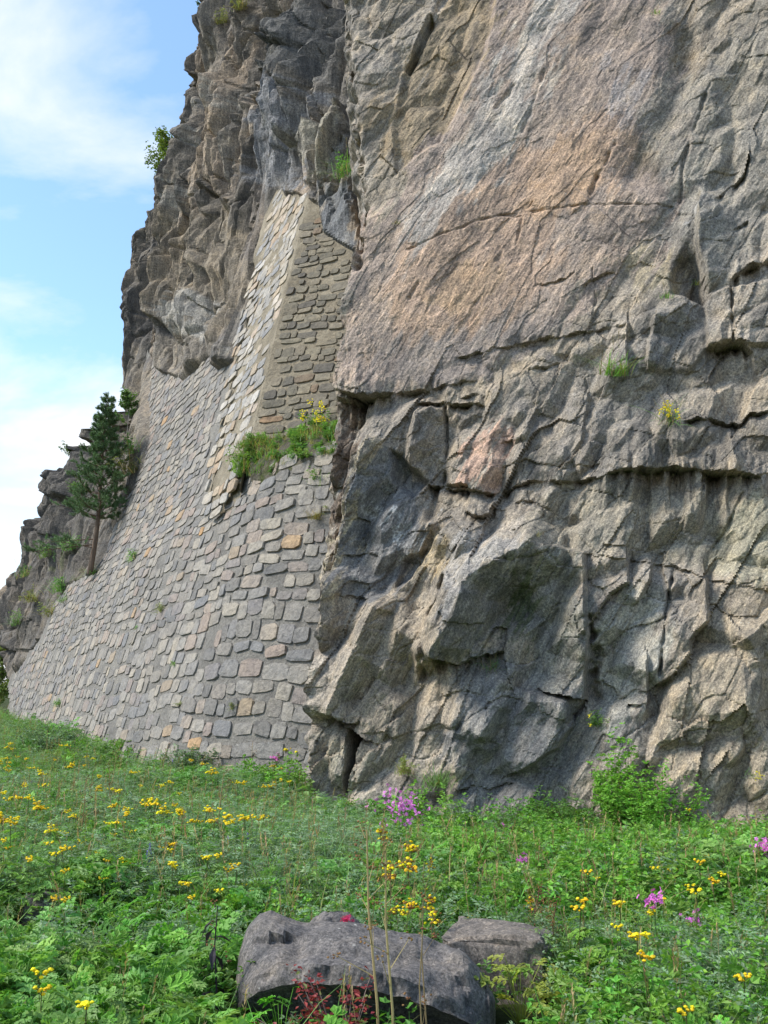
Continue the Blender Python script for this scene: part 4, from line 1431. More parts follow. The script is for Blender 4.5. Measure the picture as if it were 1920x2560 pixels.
def p_lobed(seed, h=0.32, n=17, col=BRIGHT, size=0.13):
    """deeply lobed broad leaves on stalks"""
    r_ = np.random.default_rng(seed); p = Plant()
    for i in range(n):
        a = r_.uniform(0, 6.28); out = r_.uniform(0.05, 0.9) ** 0.8
        hh = h * r_.uniform(0.45, 1.1) * (1.15 - 0.5 * out)
        d = np.array([math.cos(a), math.sin(a), 0])
        tip = d * h * 0.95 * out + UPZ * hh
        p.tube([d * 0.01, tip * np.array([0.5, 0.5, 0.62]), tip], 0.0026, 0.0018, col * 0.95, 0, 3)
        sz = size * r_.uniform(0.7, 1.3)
        ax = unit(d + np.array([0, 0, r_.uniform(-0.25, 0.35)]) + 0.2 * r_.normal(0, 1, 3))
        nor = unit(UPZ + 0.35 * r_.normal(0, 1, 3) + 0.2 * d); side = unit(np.cross(ax, nor)); nor = np.cross(side, ax)
        cc = col * r_.uniform(0.75, 1.25) * (1 + 0.08 * r_.uniform(-1, 1, 3))
        for t, ang, ln in ((0.12, 78, 0.42), (0.40, 60, 0.50), (0.68, 42, 0.42)):
            for sg in (1, -1):
                q = tip + ax * sz * t
                la = unit(ax * math.cos(R(ang)) + side * sg * math.sin(R(ang)) + 0.1 * r_.normal(0, 1, 3))
                p.leaves(q, la, nor, sz * ln * r_.uniform(0.85, 1.15), sz * 0.27, cc, 0.18, 0, 0.55)
                # teeth
                p.leaves(q + la * sz * ln * 0.35, unit(la + ax * 0.9), nor, sz * ln * 0.5, sz * 0.15, cc * 1.06, 0.1)
                p.leaves(q + la * sz * ln * 0.35, unit(la - ax * 0.6), nor, sz * ln * 0.42, sz * 0.13, cc * 0.95, 0.1)
        p.leaves(tip, ax, nor, sz * 0.95, sz * 0.30, cc, 0.12)
        p.leaves(tip + ax * sz * 0.62, ax, nor, sz * 0.48, sz * 0.24, cc * 1.05, 0.1)
    return p


def p_leaflet(seed, h=0.4, stems=9, col=GREEN, size=0.035, dens=26):
    """bushy plant of small oval leaflets"""
    r_ = np.random.default_rng(seed); p = Plant()
    for s_ in range(stems):
        d = rdir(r_, 1, 0.65, 1.5)[0]
        b = np.array([*r_.normal(0, 0.05, 2), 0.0]); ln = h * r_.uniform(0.7, 1.15)
        bend = np.array([d[0], d[1], 0]) * ln * 0.25
        pts = np.array([b + d * ln * t + bend * t * t for t in np.linspace(0, 1, 4)])
        p.tube(pts, 0.0024, 0.0012, col * 0.9, 0, 3)
        t = r_.uniform(0.18, 1.02, dens)
        pos = b + d * (ln * t)[:, None] + bend * (t * t)[:, None] + r_.normal(0, 0.028, (dens, 3))
        for k in range(3):
            p.leaves(pos, rdir(r_, dens, -0.3, 0.7), UPZ + 0.6 * r_.normal(0, 1, (dens, 3)), size * r_.uniform(0.7, 1.35, dens), size * 0.62 * r_.uniform(0.8, 1.2, dens), vary(r_, col * r_.uniform(0.85, 1.15), dens, 0.22), 0.15, 0, 0.5)
    return p


def p_broad(seed, h=0.5, n=14, col=GREEN * 1.1, size=0.16):
    r_ = np.random.default_rng(seed); p = Plant()
    p.tube([[0, 0, 0], [0.01, 0.01, h * 0.5], [0.0, 0.02, h]], 0.006, 0.003, col * 0.8, 0, 4)
    for i in range(n):
        t = (i + 0.7) / n
        a = i * 2.4 + r_.uniform(-0.4, 0.4)
        ax = np.array([math.cos(a), math.sin(a), r_.uniform(-0.1, 0.55)])
        ln = size * (1.35 - 0.8 * t) * r_.uniform(0.8, 1.2)
        b = np.array([0, 0.01, h * t])
        p.leaves(b + unit(ax) * 0.02, ax, UPZ + 0.25 * r_.normal(0, 1, 3), ln, ln * 0.50, vary(r_, col, 1, 0.2), 0.22)
    return p


proto_col = bpy.data.collections.new("ground cover sources")     # not linked: only drawn through the cover objects


def proto(name, plant, mats=None):
    o = bpy.data.objects.new(name, plant.mesh(name, mats or [M_LEAF, M_PETAL]))
    return o


def cover(name, label, protos, pts, rots, scl, idx):
    """one object of uncountable ground cover: plants set on points by geometry nodes"""
    pc_ = bpy.data.collections.new(name + " sources")
    for i, o in enumerate(protos):
        o.name = "%s_source_%02d" % (name, i)
        pc_.objects.link(o)
    me = bpy.data.meshes.new(name)
    n = len(pts)
    me.vertices.add(n); me.vertices.foreach_set('co', np.asarray(pts, np.float32).ravel())
    a = me.attributes.new('rot', 'FLOAT_VECTOR', 'POINT'); a.data.foreach_set('vector', np.asarray(rots, np.float32).ravel())
    a = me.attributes.new('scl', 'FLOAT', 'POINT'); a.data.foreach_set('value', np.asarray(scl, np.float32))
    a = me.attributes.new('idx', 'INT', 'POINT'); a.data.foreach_set('value', np.asarray(idx, np.int32))
    ng = bpy.data.node_groups.new(name, 'GeometryNodeTree')
    ng.interface.new_socket('Geometry', in_out='INPUT', socket_type='NodeSocketGeometry')
    ng.interface.new_socket('Geometry', in_out='OUTPUT', socket_type='NodeSocketGeometry')
    gi = ng.nodes.new('NodeGroupInput'); go = ng.nodes.new('NodeGroupOutput')
    ci = ng.nodes.new('GeometryNodeCollectionInfo')
    ci.inputs['Collection'].default_value = pc_
    ci.inputs['Separate Children'].default_value = True
    ci.inputs['Reset Children'].default_value = True
    ip = ng.nodes.new('GeometryNodeInstanceOnPoints')
    ip.inputs['Pick Instance'].default_value = True

    def attr(nm, ty):
        x = ng.nodes.new('GeometryNodeInputNamedAttribute'); x.data_type = ty
        x.inputs['Name'].default_value = nm
        return x.outputs['Attribute']
    ng.links.new(gi.outputs[0], ip.inputs['Points'])
    ng.links.new(ci.outputs[0], ip.inputs['Instance'])
    ng.links.new(attr('idx', 'INT'), ip.inputs['Instance Index'])
    e2r = ng.nodes.new('FunctionNodeEulerToRotation')
    ng.links.new(attr('rot', 'FLOAT_VECTOR'), e2r.inputs[0])
    ng.links.new(e2r.outputs[0], ip.inputs['Rotation'])
    ng.links.new(attr('scl', 'FLOAT'), ip.inputs['Scale'])
    ng.links.new(ip.outputs[0], go.inputs[0])
    o = obj(name, me, kind="stuff", label=label)
    md = o.modifiers.new("cover", 'NODES'); md.node_group = ng
    return o


# ------------------------------------------------------------------ meadow cover
def wall_foot_y(x):
    """y of the wall or rock foot above a ground x (cover stays in front of it)"""
    u = np.concatenate([np.linspace(-6, 32, 200)])
    p = S_low(u, np.zeros(200) + 0.3)
    xs, ys = p[:, 0], p[:, 1]
    o = np.argsort(xs)
    left = np.interp(x, xs[o], ys[o])
    right = RP[1] + RU[1] / RU[0] * (x - RP[0])
    return np.where(x < -1.3, left, np.minimum(left, right)) if np.ndim(x) else (left if x < -1.3 else min(left, right))


BOULDER_BOX = (-0.92, 0.92, 4.36, 6.2)


def scatter(seed, n, y0, y1, dens_fn, xpad=0.06):
    r_ = np.random.default_rng(seed)
    y = np.sqrt(r_.uniform(y0 * y0, y1 * y1, n))
    x = y * r_.uniform(-0.41 - xpad, 0.41 + xpad, n)
    keep = y < wall_foot_y(x) - 0.10
    keep &= ~((x > BOULDER_BOX[0]) & (x < BOULDER_BOX[1]) & (y > BOULDER_BOX[2]) & (y < BOULDER_BOX[3]))
    x, y = x[keep], y[keep]
    z = ground_z(x, y) - 0.01
    px, py = proj(np.stack([x, y, z], 1))
    k = r_.random(len(x)) < dens_fn(x, y, px, py)
    return np.stack([x[k], y[k], z[k]], 1), px[k], py[k], r_


def make_cover():
    # grass
    gr = [proto("g", p_grass(300 + i, 48, 0.30 + 0.07 * (i % 3), [GREEN, OLIVE, GREEN * 1.2, BRIGHT * 0.9, OLIVE * 1.15][i], [0.03, 0.10, 0.04, 0.02, 0.22][i], 0.085)) for i in range(5)]
    P1, _, _, r_ = scatter(1, 5200, 3.2, 15, lambda x, y, px, py: np.clip(0.38 + 0.5 * fbm(x * 0.8, y * 0.8, 201, 2) + 0.15 * (px > 900), 0.08, 1))
    P2, _, _, r2_ = scatter(2, 6000, 15, 48, lambda x, y, px, py: np.clip(0.75 + 0.5 * fbm(x * 0.5, y * 0.5, 202, 2), 0.2, 1) * (px < 1000))
    P = np.concatenate([P1, P2])
    n = len(P)
    dry = fbm(P[:, 0] * 0.6, P[:, 1] * 0.6, 203, 2)
    idx = np.where(r_.random(n) < 0.14 + 0.6 * np.clip(dry, 0, 1), r_.choice([1, 4, 1], n), r_.choice([0, 2, 3], n))
    rot = np.stack([r_.normal(0, 0.12, n), r_.normal(0, 0.12, n), r_.uniform(0, 6.28, n)], 1)
    cover("grass", "long mixed grass growing all over the meadow below the rocks", gr, P, rot, r_.uniform(0.7, 1.35, n) * np.where(P[:, 1] < 6.5, 0.9, np.where((P[:, 0] > -0.5) & (P[:, 1] > 10), 0.85, 1.2)), idx)
    # leafy herbs
    hb = []
    hb += [proto("h", p_lobed(320 + i, 0.30 + 0.05 * i, 26, [BRIGHT, BRIGHT * 0.85, GREEN * 1.25][i], 0.098)) for i in range(3)]          # 0-2
    hb += [proto("h", p_feathery(330 + i, 0.34 + 0.06 * i, 9, [BLUEG, GREEN * 1.05, BLUEG * 1.15][i], 0.17)) for i in range(3)]           # 3-5
    hb += [proto("h", p_leaflet(340 + i, 0.34 + 0.05 * i, 9, [GREEN, BLUEG * 1.1, BRIGHT * 0.9][i], [0.032, 0.026, 0.036][i])) for i in range(3)]   # 6-8

    def dens(x, y, px, py):
        return np.clip(0.85 + 0.4 * fbm(x * 0.7, y * 0.7, 204, 2), 0.25, 1)
    A, ax, ay, r_ = scatter(3, 2000, 3.1, 9.0, dens)
    B, bx, by, _ = scatter(4, 4000, 9.0, 17.5, dens)
    D, dx_, dy_, _ = scatter(5, 2600, 17.5, 44, dens)
    P = np.concatenate([A, B, D]); px = np.concatenate([ax, bx, dx_]); py = np.concatenate([ay, by, dy_])
    n = len(P)
    g = fbm(P[:, 0] * 0.75, P[:, 1] * 0.75, 205, 2)
    g2 = fbm(P[:, 0] * 0.9 + 7, P[:, 1] * 0.9, 206, 2)
    idx = np.empty(n, int)
    near = (P[:, 1] < 7.2)
    left = px < 640
    for i in range(n):
        u = r_.random()
        if near[i] and left[i]:
            idx[i] = r_.choice([0, 1, 2]) if g[i] > -0.28 else r_.choice([3, 5, 7, 1])
        elif near[i]:
            idx[i] = r_.choice([0, 1, 7, 8]) if g[i] > 0.0 else r_.choice([3, 4, 7, 5])
        elif P[i, 0] > 0.2:
            idx[i] = r_.choice([6, 7, 8, 8]) if g2[i] > -0.1 else r_.choice([3, 4, 1, 2])
        else:
            idx[i] = r_.choice([3, 4, 5]) if g2[i] > -0.25 else r_.choice([6, 7, 2, 4])
    mound = 1 + 0.35 * fbm(P[:, 0] * 0.55, P[:, 1] * 0.55, 207, 2)
    sc_ = r_.uniform(0.7, 1.35, n) * np.where(near, 1.05, 1.3) * mound
    bush = (P[:, 0] > 0.5) & (P[:, 1] > 11.0)
    sc_ = np.where(bush, np.minimum(sc_ * 0.80, 1.15), sc_)
    sc_ = np.minimum(sc_, np.where(near, 1.1, 1.3))
    rot = np.stack([r_.normal(0, 0.10, n), r_.normal(0, 0.10, n), r_.uniform(0, 6.28, n)], 1)
    # taller weeds crowding the foot of the wall and the rock
    m = 170
    xx = np.concatenate([r_.uniform(-13, -1.3, m - 70), r_.uniform(-1.2, 6.5, 70)])
    yy = wall_foot_y(xx) - r_.uniform(0.15, 1.3, m)
    Q = np.stack([xx, yy, ground_z(xx, yy) - 0.01], 1)
    clump = sstep(-0.25, 0.35, fbm(xx * 0.9, yy * 0 + 5, 209, 2))
    P = np.concatenate([P, Q]); rot = np.concatenate([rot, np.stack([r_.normal(0, 0.15, m), r_.normal(0, 0.15, m), r_.uniform(0, 6.28, m)], 1)])
    sc_ = np.concatenate([sc_, 0.7 + 1.25 * clump * r_.uniform(0.6, 1.0, m)]); idx = np.concatenate([idx, r_.choice([3, 4, 5, 6, 8, 2], m)])
    cover("undergrowth", "dense leafy green herbs covering the meadow floor", hb, P, rot, sc_, idx)


make_cover()

# ------------------------------------------------------------------ finding places on the built rock
def snap(cloud, px, py, keep=None):
    """the built rock point seen nearest to a photo pixel (front-most of the close ones)"""
    x, y = proj(cloud)
    d = np.hypot(x - px, y - py)
    k = np.where(d < max(9.0, d.min() + 3))[0]
    return cloud[k[np.argmin(cloud[k, 1])]]


def hit_wall(px, py, S=None, u0=-6, u1=32, z0=0, z1_=18):
    S = S or S_wall
    U, Z = np.meshgrid(np.linspace(u0, u1, 400), np.linspace(z0, z1_, 300), indexing='ij')
    P = S(U, Z)
    x, y = proj(P)
    d = np.hypot(x - px, y - py)
    i = np.unravel_index(np.argmin(d), d.shape)
    return P[i]


def gp_h(px, py, h):
    """ground point under something of height h whose top is seen at (px, py)"""
    v = ray(px, py)
    prev = 1.0
    for t in np.arange(1.0, 80.0, 0.1):
        p = EYE + v * t
        if p[2] < ground_z(p[0], p[1]) + h:
            break
    return np.array([p[0], p[1], float(ground_z(p[0], p[1]))])


def tag(o, label, cat, group=None):
    o["label"] = label; o["category"] = cat
    if group:
        o["group"] = group
    return o


def empty(name, loc, rz=0.0, s=1.0):
    o = bpy.data.objects.new(name, None)
    C.objects.link(o)
    o.location = loc
    o.rotation_euler = (0, 0, rz)
    o.scale = (s, s, s)
    return o


# ------------------------------------------------------------------ boulders and loose stones
M_BOULDER = rock_material("lichened boulder rock", (0, R(-20), 0), speck=0.9, attr=False, base=(0.135, 0.122, 0.114), k=2.2, speck_scale=16.0)
M_BLOCK = rock_material("brownish block rock", (0, R(20), 0), speck=0.6, attr=False, base=(0.165, 0.14, 0.118), k=2.2, speck_scale=18.0)


def superblock(seed, size, ex, rough, n=56, chops=4):
    """closed rock: a rounded box cut by a few planes and roughened"""
    r_ = np.random.default_rng(seed)
    th = np.linspace(0, 2 * np.pi, n, endpoint=False); ph = np.linspace(-np.pi / 2, np.pi / 2, n // 2 + 1)
    T, Pp = np.meshgrid(th, ph, indexing='ij')
    f = lambda w, m: np.sign(w) * np.abs(w) ** m
    V = np.stack([f(np.cos(Pp), ex) * f(np.cos(T), ex), f(np.cos(Pp), ex) * f(np.sin(T), ex), f(np.sin(Pp), ex)], -1) * 0.5
    for k in range(chops):
        nv = unit(r_.normal(0, 1, 3)); d = r_.uniform(0.36, 0.50)
        over = np.maximum(V @ nv - d, 0)
        V = V - nv * (over * 0.9)[..., None]
    V = V * np.asarray(size)
    g = fbm(T * 1.3 + seed, Pp * 2.1, seed, 4) * np.cos(Pp) ** 0.7
    V = V * (1 + rough * g[..., None])
    nb = n // 2 + 1
    i = np.arange(n); F = []
    a = (i[:, None] * nb + np.arange(nb - 1)[None]); b = (((i + 1) % n)[:, None] * nb + np.arange(nb - 1)[None])
    F = np.stack([a, b, b + 1, a + 1], -1).reshape(-1, 4)
    return V.reshape(-1, 3), F


def main_boulder():
    top = [(584, 2415), (592, 2360), (612, 2322), (640, 2300), (668, 2296), (700, 2306), (745, 2318), (800, 2320), (870, 2322), (930, 2332), (985, 2342), (1060, 2345), (1120, 2356), (1165, 2378), (1200, 2420), (1232, 2485)]
    Y0 = 5.35
    tp = np.array([at_y(float(a), float(b), Y0) for a, b in top])
    n, m = 110, 75
    xs = np.linspace(tp[0, 0], tp[-1, 0], n)
    zt = np.interp(xs, tp[:, 0], tp[:, 2])
    zb = -0.25
    V = np.zeros((n, m, 3))
    th = np.linspace(0, 2 * np.pi, m, endpoint=False)
    prof_t = np.linspace(0, 1, m, endpoint=False)
    brow = np.interp(xs, [at_y(float(a_), 2400.0, Y0)[0] for a_ in (585, 640, 720, 780, 1000, 1110, 1230)], [0.56, 0.60, 0.74, 0.80, 0.78, 0.70, 0.60])
    for i in range(n):
        t = i / (n - 1)
        end = math.sqrt(max(1 - abs(2 * t - 1) ** 3.5, 0.0)) if 0 < i < n - 1 else 0.10
        k = 0.25 + 0.75 * end
        bz = brow[i]
        # cross-section walked from the foot of the front, over brow and top, down the back
        sec = np.array([(-0.16 - 0.3 * (1 - end), 0.0), (-0.18 - 0.3 * (1 - end), 0.18), (-0.24 - 0.2 * (1 - end), 0.40), (-0.38 - 0.08 * (1 - end), bz - 0.10), (-0.47, bz), (-0.44, bz + 0.10), (-0.28, 0.90), (-0.10, 0.99), (0.08, 1.0), (0.24, 0.95), (0.38, 0.80), (0.46, 0.5), (0.48, 0.2), (0.46, 0.0), (0.2, -0.05)])
        q = np.linspace(0, len(sec), m, endpoint=False)
        sc2 = np.vstack([sec, sec[:1]])
        y = np.interp(q, np.arange(len(sc2)), sc2[:, 0]) * k; z = np.interp(q, np.arange(len(sc2)), sc2[:, 1])
        V[i, :, 0] = xs[i]; V[i, :, 1] = Y0 + 0.12 + y - 0.15 * t; V[i, :, 2] = zb + (zt[i] - zb) * z
    g = 0.010 * fbm(V[..., 0] * 14, V[..., 2] * 14 + V[..., 1] * 9, 402, 3)
    g += 0.11 * blocks(V[..., 0] * 2.6, V[..., 2] * 2.4 + V[..., 1] * 1.5, 403, 1.2, 0.7)[0] - 0.04 + 0.05 * blocks(V[..., 0] * 6, V[..., 2] * 6 + V[..., 1] * 5, 404, 1.0, 0.7)[0]
    V[..., 1] -= g; V[..., 2] += g * 0.7
    a = (np.arange(n - 1)[:, None] * m + np.arange(m)[None]); b = a + m
    a2 = (np.arange(n - 1)[:, None] * m + (np.arange(m)[None] + 1) % m); b2 = a2 + m
    F = np.stack([a, b, b2, a2], -1).reshape(-1, 4)
    me = mesh_from("boulder", V.reshape(-1, 3), [F, np.arange(m)[None], (np.arange(m) + (n - 1) * m)[None, ::-1]], [M_BOULDER], True)
    me.set_sharp_from_angle(angle=R(25))
    tag(obj("boulder", me), "long low grey boulder speckled with pale lichen, dark undercut front, in foreground herbs", "boulder", "boulders in the meadow")


def rock_thing(name, mat, px, py_bottom, Y, size, rot, ex, rough, seed, label, cat="boulder", group=None, sink=0.15, chops=5):
    p = at_y(float(px), float(py_bottom), Y)
    V, F = superblock(seed, size, ex, rough, 52, chops)
    me = mesh_from(name, V, F, [mat], True)
    me.set_sharp_from_angle(angle=R(35))
    o = obj(name, me, loc=(p[0], p[1], float(ground_z(p[0], p[1])) + size[2] * (0.5 - sink)))
    o.rotation_euler = rot
    tag(o, label, cat, group)
    return o


main_boulder()
rock_thing("boulder", M_BLOCK, 1240, 2440, 6.0, (0.60, 0.50, 0.40), (R(-4), R(5), R(-14)), 0.30, 0.10, 411, "blocky flat-topped brownish boulder touching the long boulder's far end", "boulder", "boulders in the meadow", 0.10, 2)
rock_thing("boulder", M_BOULDER, 832, 2400, 6.05, (0.42, 0.34, 0.50), (R(10), R(-12), R(30)), 1.15, 0.14, 412, "small pointed grey boulder peeking up behind the long boulder", "boulder", "boulders in the meadow", 0.12)
rock_thing("rock", M_BOULDER, 150, 2300, 7.3, (0.55, 0.4, 0.42), (0, R(6), R(20)), 0.6, 0.08, 413, "dark half-buried rock showing through leafy herbs on the meadow's near left", "rock", None, 0.18)
rock_thing("rock", M_BLOCK, 1697, 2490, 5.3, (0.11, 0.10, 0.085), (0, 0, R(20)), 0.75, 0.08, 414, "fist-sized reddish brown stone lying on grass beyond the boulders", "rock", None, 0.1)
rock_thing("rock", M_BLOCK, 95, 1960, 15.5, (0.75, 0.35, 0.42), (R(20), R(8), R(15)), 0.4, 0.05, 415, "rusty brown slab of stone among yellow flowers at far left", "rock", None, 0.1)
rock_thing("rock", M_BOULDER, 1030, 1870, 15.75, (0.42, 0.4, 0.32), (R(10), R(10), R(20)), 0.5, 0.06, 416, "squat dark rock block lodged at the cliff's foot above pink flowers", "rock", None, -0.9)


# ------------------------------------------------------------------ flowering herbs
def tansy_mesh(seed, h, n_cl, brown=0.0, leafy=1.0):
    """stems with feathery leaves, and one mesh for each flower cluster"""
    r_ = np.random.default_rng(seed)
    stem, leaf, heads = Plant(), Plant(), []
    dark = np.array([0.11, 0.125, 0.04]) if brown < 0.5 else STRAW * 0.55
    ns = max(1, n_cl // 2)
    for k in range(ns):
        lean = unit(np.array([r_.normal(0, 0.16), r_.normal(0, 0.16), 1.0]))
        b = np.array([*r_.normal(0, 0.05, 2), -0.02]); hh = h * r_.uniform(0.85, 1.03) if k else h
        top = b + lean * hh
        pts = [b, b + lean * hh * 0.5 + r_.normal(0, 0.008, 3), top]
        stem.tube(pts, 0.0038, 0.0022, dark, 0, 4)
        for i in range(int(9 * leafy)):
            t = 0.10 + 0.75 * i / 9
            a = i * 2.4 + r_.uniform(-0.4, 0.4)
            feather(leaf, r_, b + lean * hh * t, np.array([math.cos(a), math.sin(a), r_.uniform(0.2, 0.7)]), UPZ, 0.17 * (1.1 - 0.5 * t) * r_.uniform(0.8, 1.2), GREEN * r_.uniform(0.75, 1.1), 7)
        for c in range(max(1, n_cl // ns)):
            hp = Plant()
            cc = top + np.array([*r_.normal(0, 0.045, 2), r_.uniform(-0.05, 0.01)]) if c else top
            stem.tube([b + lean * hh * 0.86, (b + lean * hh * 0.9 + cc) / 2, cc], 0.002, 0.0014, dark, 0, 3)
            m = int(r_.integers(9, 18))
            q = cc + np.concatenate([r_.normal(0, 0.023, (m, 2)), r_.normal(0.004, 0.010, (m, 1))], 1)
            for j in range(m):
                hp.tube([cc - UPZ * 0.02, q[j]], 0.001, 0.0008, dark, 0, 3)
            col = vary(r_, YELLOW, m, 0.18)
            isb = (r_.random(m) < brown)[:, None]
            col = np.where(isb, np.array([[0.30, 0.16, 0.03]]) * r_.uniform(0.6, 1.3, (m, 1)), col)
            hp.discs(q, UPZ + 0.35 * r_.normal(0, 1, (m, 3)), r_.uniform(0.0095, 0.015, m), 0.007, col, 0, 6)
            heads.append(hp)
    return stem, leaf, heads


def tree_of(name, stem, leaf, heads, head_name, stem_mats, leaf_mats, head_mats):
    """meshes of one kind of plant, to be placed many times"""
    return dict(name=name, stem=stem.mesh("stem", stem_mats), leaf=leaf.mesh("foliage", leaf_mats) if leaf is not None and leaf.V else None,
                heads=[h_.mesh(head_name, head_mats) for h_ in heads], head_name=head_name)


def plant_at(kind, p, label, cat, group=None, rz=None, s=1.0, tilt=(0, 0)):
    root = empty(kind['name'], (float(p[0]), float(p[1]), float(p[2])), 0, s)
    root.rotation_euler = (tilt[0], tilt[1], random.uniform(0, 6.28) if rz is None else rz)
    tag(root, label, cat, group)
    obj("stem", kind['stem'], root)
    if kind['leaf'] is not None:
        obj("foliage", kind['leaf'], root)
    for hm in kind['heads']:
        obj(kind['head_name'], hm, root)
    return root


TANSY = [tree_of("yellow_flower_plant", *tansy_mesh(500 + i, 0.60, [2, 3, 1, 2, 2][i]), "flower_cluster", [M_LEAF], [M_LEAF], [M_PETAL]) for i in range(5)]
TANSY_BROWN = [tree_of("yellow_flower_plant", *tansy_mesh(520 + i, 0.62, [2, 3][i], 0.55, 0.6), "flower_cluster", [M_LEAF], [M_LEAF], [M_PETAL]) for i in range(2)]

r6 = zm(0, 1850, 0.3858); r5 = zm(960, 1800, 0.5787); r5l = zm(0, 1800, 0.5787)
YELL = r6((20, 110), (55, 130), (85, 105), (25, 160), (170, 120), (200, 175), (260, 195), (340, 125), (95, 30), (60, 15), (415, 25), (475, 140), (540, 160), (625, 95), (675, 230), (840, 200), (715, 290),
          (890, 288), (1030, 258), (1265, 125), (1290, 145), (1350, 190), (1370, 220), (860, 390), (920, 380), (950, 395), (1035, 432), (1145, 342), (1200, 405), (1230, 448), (1310, 438), (1380, 480), (1270, 530),
          (1420, 505), (30, 460), (60, 515), (90, 470), (20, 525), (510, 445), (835, 475), (710, 525), (310, 558), (390, 598), (905, 585), (705, 610), (370, 655), (420, 718), (490, 655), (510, 690), (385, 690),
          (590, 735), (670, 798), (750, 783), (805, 640), (1105, 718), (1160, 795), (1150, 830), (1415, 740), (1400, 765), (1590, 800), (1435, 850), (1195, 935), (1240, 1003), (325, 1015), (435, 1028), (520, 905),
          (615, 915), (1470, 975), (1330, 1023), (1318, 1093), (1450, 1063), (10, 310), (35, 195), (150, 262), (240, 283), (165, 750), (85, 690), (10, 640), (440, 838), (1560, 268), (1640, 492), (1005, 712),
          (1110, 612), (1170, 665), (10, 370), (170, 352), (235, 398), (810, 320), (1215, 512), (555, 770), (790, 795), (1255, 925), (1560, 945), (1650, 965))
YELL += r5((150, 735), (345, 845), (370, 870), (480, 728), (850, 795), (890, 812), (945, 682), (920, 652), (1315, 388), (1280, 648), (1205, 640), (1340, 612), (1395, 582), (1385, 690), (1430, 658), (1390, 728),
           (1355, 712), (1140, 940), (1150, 955), (1150, 820), (1060, 795), (1325, 1228), (1590, 1098), (1065, 1010), (250, 790), (1225, 775), (985, 900))
YELL += r5l((1265, 838), (1300, 832), (1505, 722), (1415, 743), (1560, 773), (1540, 793), (1330, 732), (1230, 185), (1225, 255), (1160, 280), (1245, 100), (1270, 265), (1190, 262), (1100, 415), (1040, 265), (430, 1235), (120, 1112), (150, 1182))
BROWN = r5((30, 475), (45, 600), (20, 620), (120, 790), (165, 775), (150, 545), (175, 610), (600, 720), (605, 780), (20, 820), (220, 820))
for i, (x, y) in enumerate(YELL):
    s = random.uniform(0.85, 1.12)
    h = 0.60 * s
    p = gp_h(x, y, h)
    if -0.95 < p[0] < 0.9 and 4.3 < p[1] < 6.3:
        s *= 0.62; p = gp_h(x, y, 0.60 * s)
    yw = float(wall_foot_y(np.array([p[0]]))[0]) - 0.25
    if p[1] > yw:                                        # stand in front of the rock, not in it
        q = at_y(x, y, yw)
        p = np.array([q[0], yw, float(ground_z(q[0], yw))]); s = max(0.5, min(1.6, (q[2] - p[2]) / 0.60))
    kind = TANSY[i % 5]
    if p[1] < 8.5:
        kind = TANSY[2]; s *= 0.85; p = gp_h(x, y, 0.60 * s)
    if x < 640 and y < 2215:
        if x < 125 and y < 1985:
            lb, g = "yellow button-flowered herb crowding round the rusty slab at far left", "yellow flowers round the rusty slab"
        elif y < 1965:
            lb, g = "yellow button-flowered herb close before the stone wall's foot", "yellow flowers at the wall foot"
        elif x < 130:
            lb, g = "yellow button-flowered herb by the left edge halfway down the meadow", "yellow flowers by the left edge"
        elif x < 270:
            lb, g = "yellow button-flowered herb in the dense patch left of the meadow's middle", "yellow flowers in the left patch"
        elif x < 430:
            lb, g = "yellow button-flowered herb in the middle of the left meadow", "yellow flowers in mid meadow"
        else:
            lb, g = "yellow button-flowered herb between the mid meadow and the cliff's split foot", "yellow flowers towards the split foot"
    elif x < 640:
        lb, g = "yellow button-flowered herb rising from lush leaves at the near left", "yellow flowers at the near left"
    elif x < 1180:
        lb, g = "yellow button-flowered herb standing in grass behind the boulders", "yellow flowers behind the boulders"
    else:
        lb, g = "yellow button-flowered herb in the right meadow below the rock face", "yellow flowers below the rock face"
    plant_at(kind, p, lb, "flower", g, s=s)
for i, (x, y) in enumerate(BROWN):
    s = random.uniform(0.9, 1.15)
    p = gp_h(x, y, 0.62 * s)
    if -0.95 < p[0] < 0.9 and 4.3 < p[1] < 6.3:
        s *= 0.7; p = gp_h(x, y, 0.62 * s)
    plant_at(TANSY_BROWN[i % 2], p, "half-withered yellow and brown flowered herb behind the boulders", "flower", "withering flowers behind the boulders", s=s)


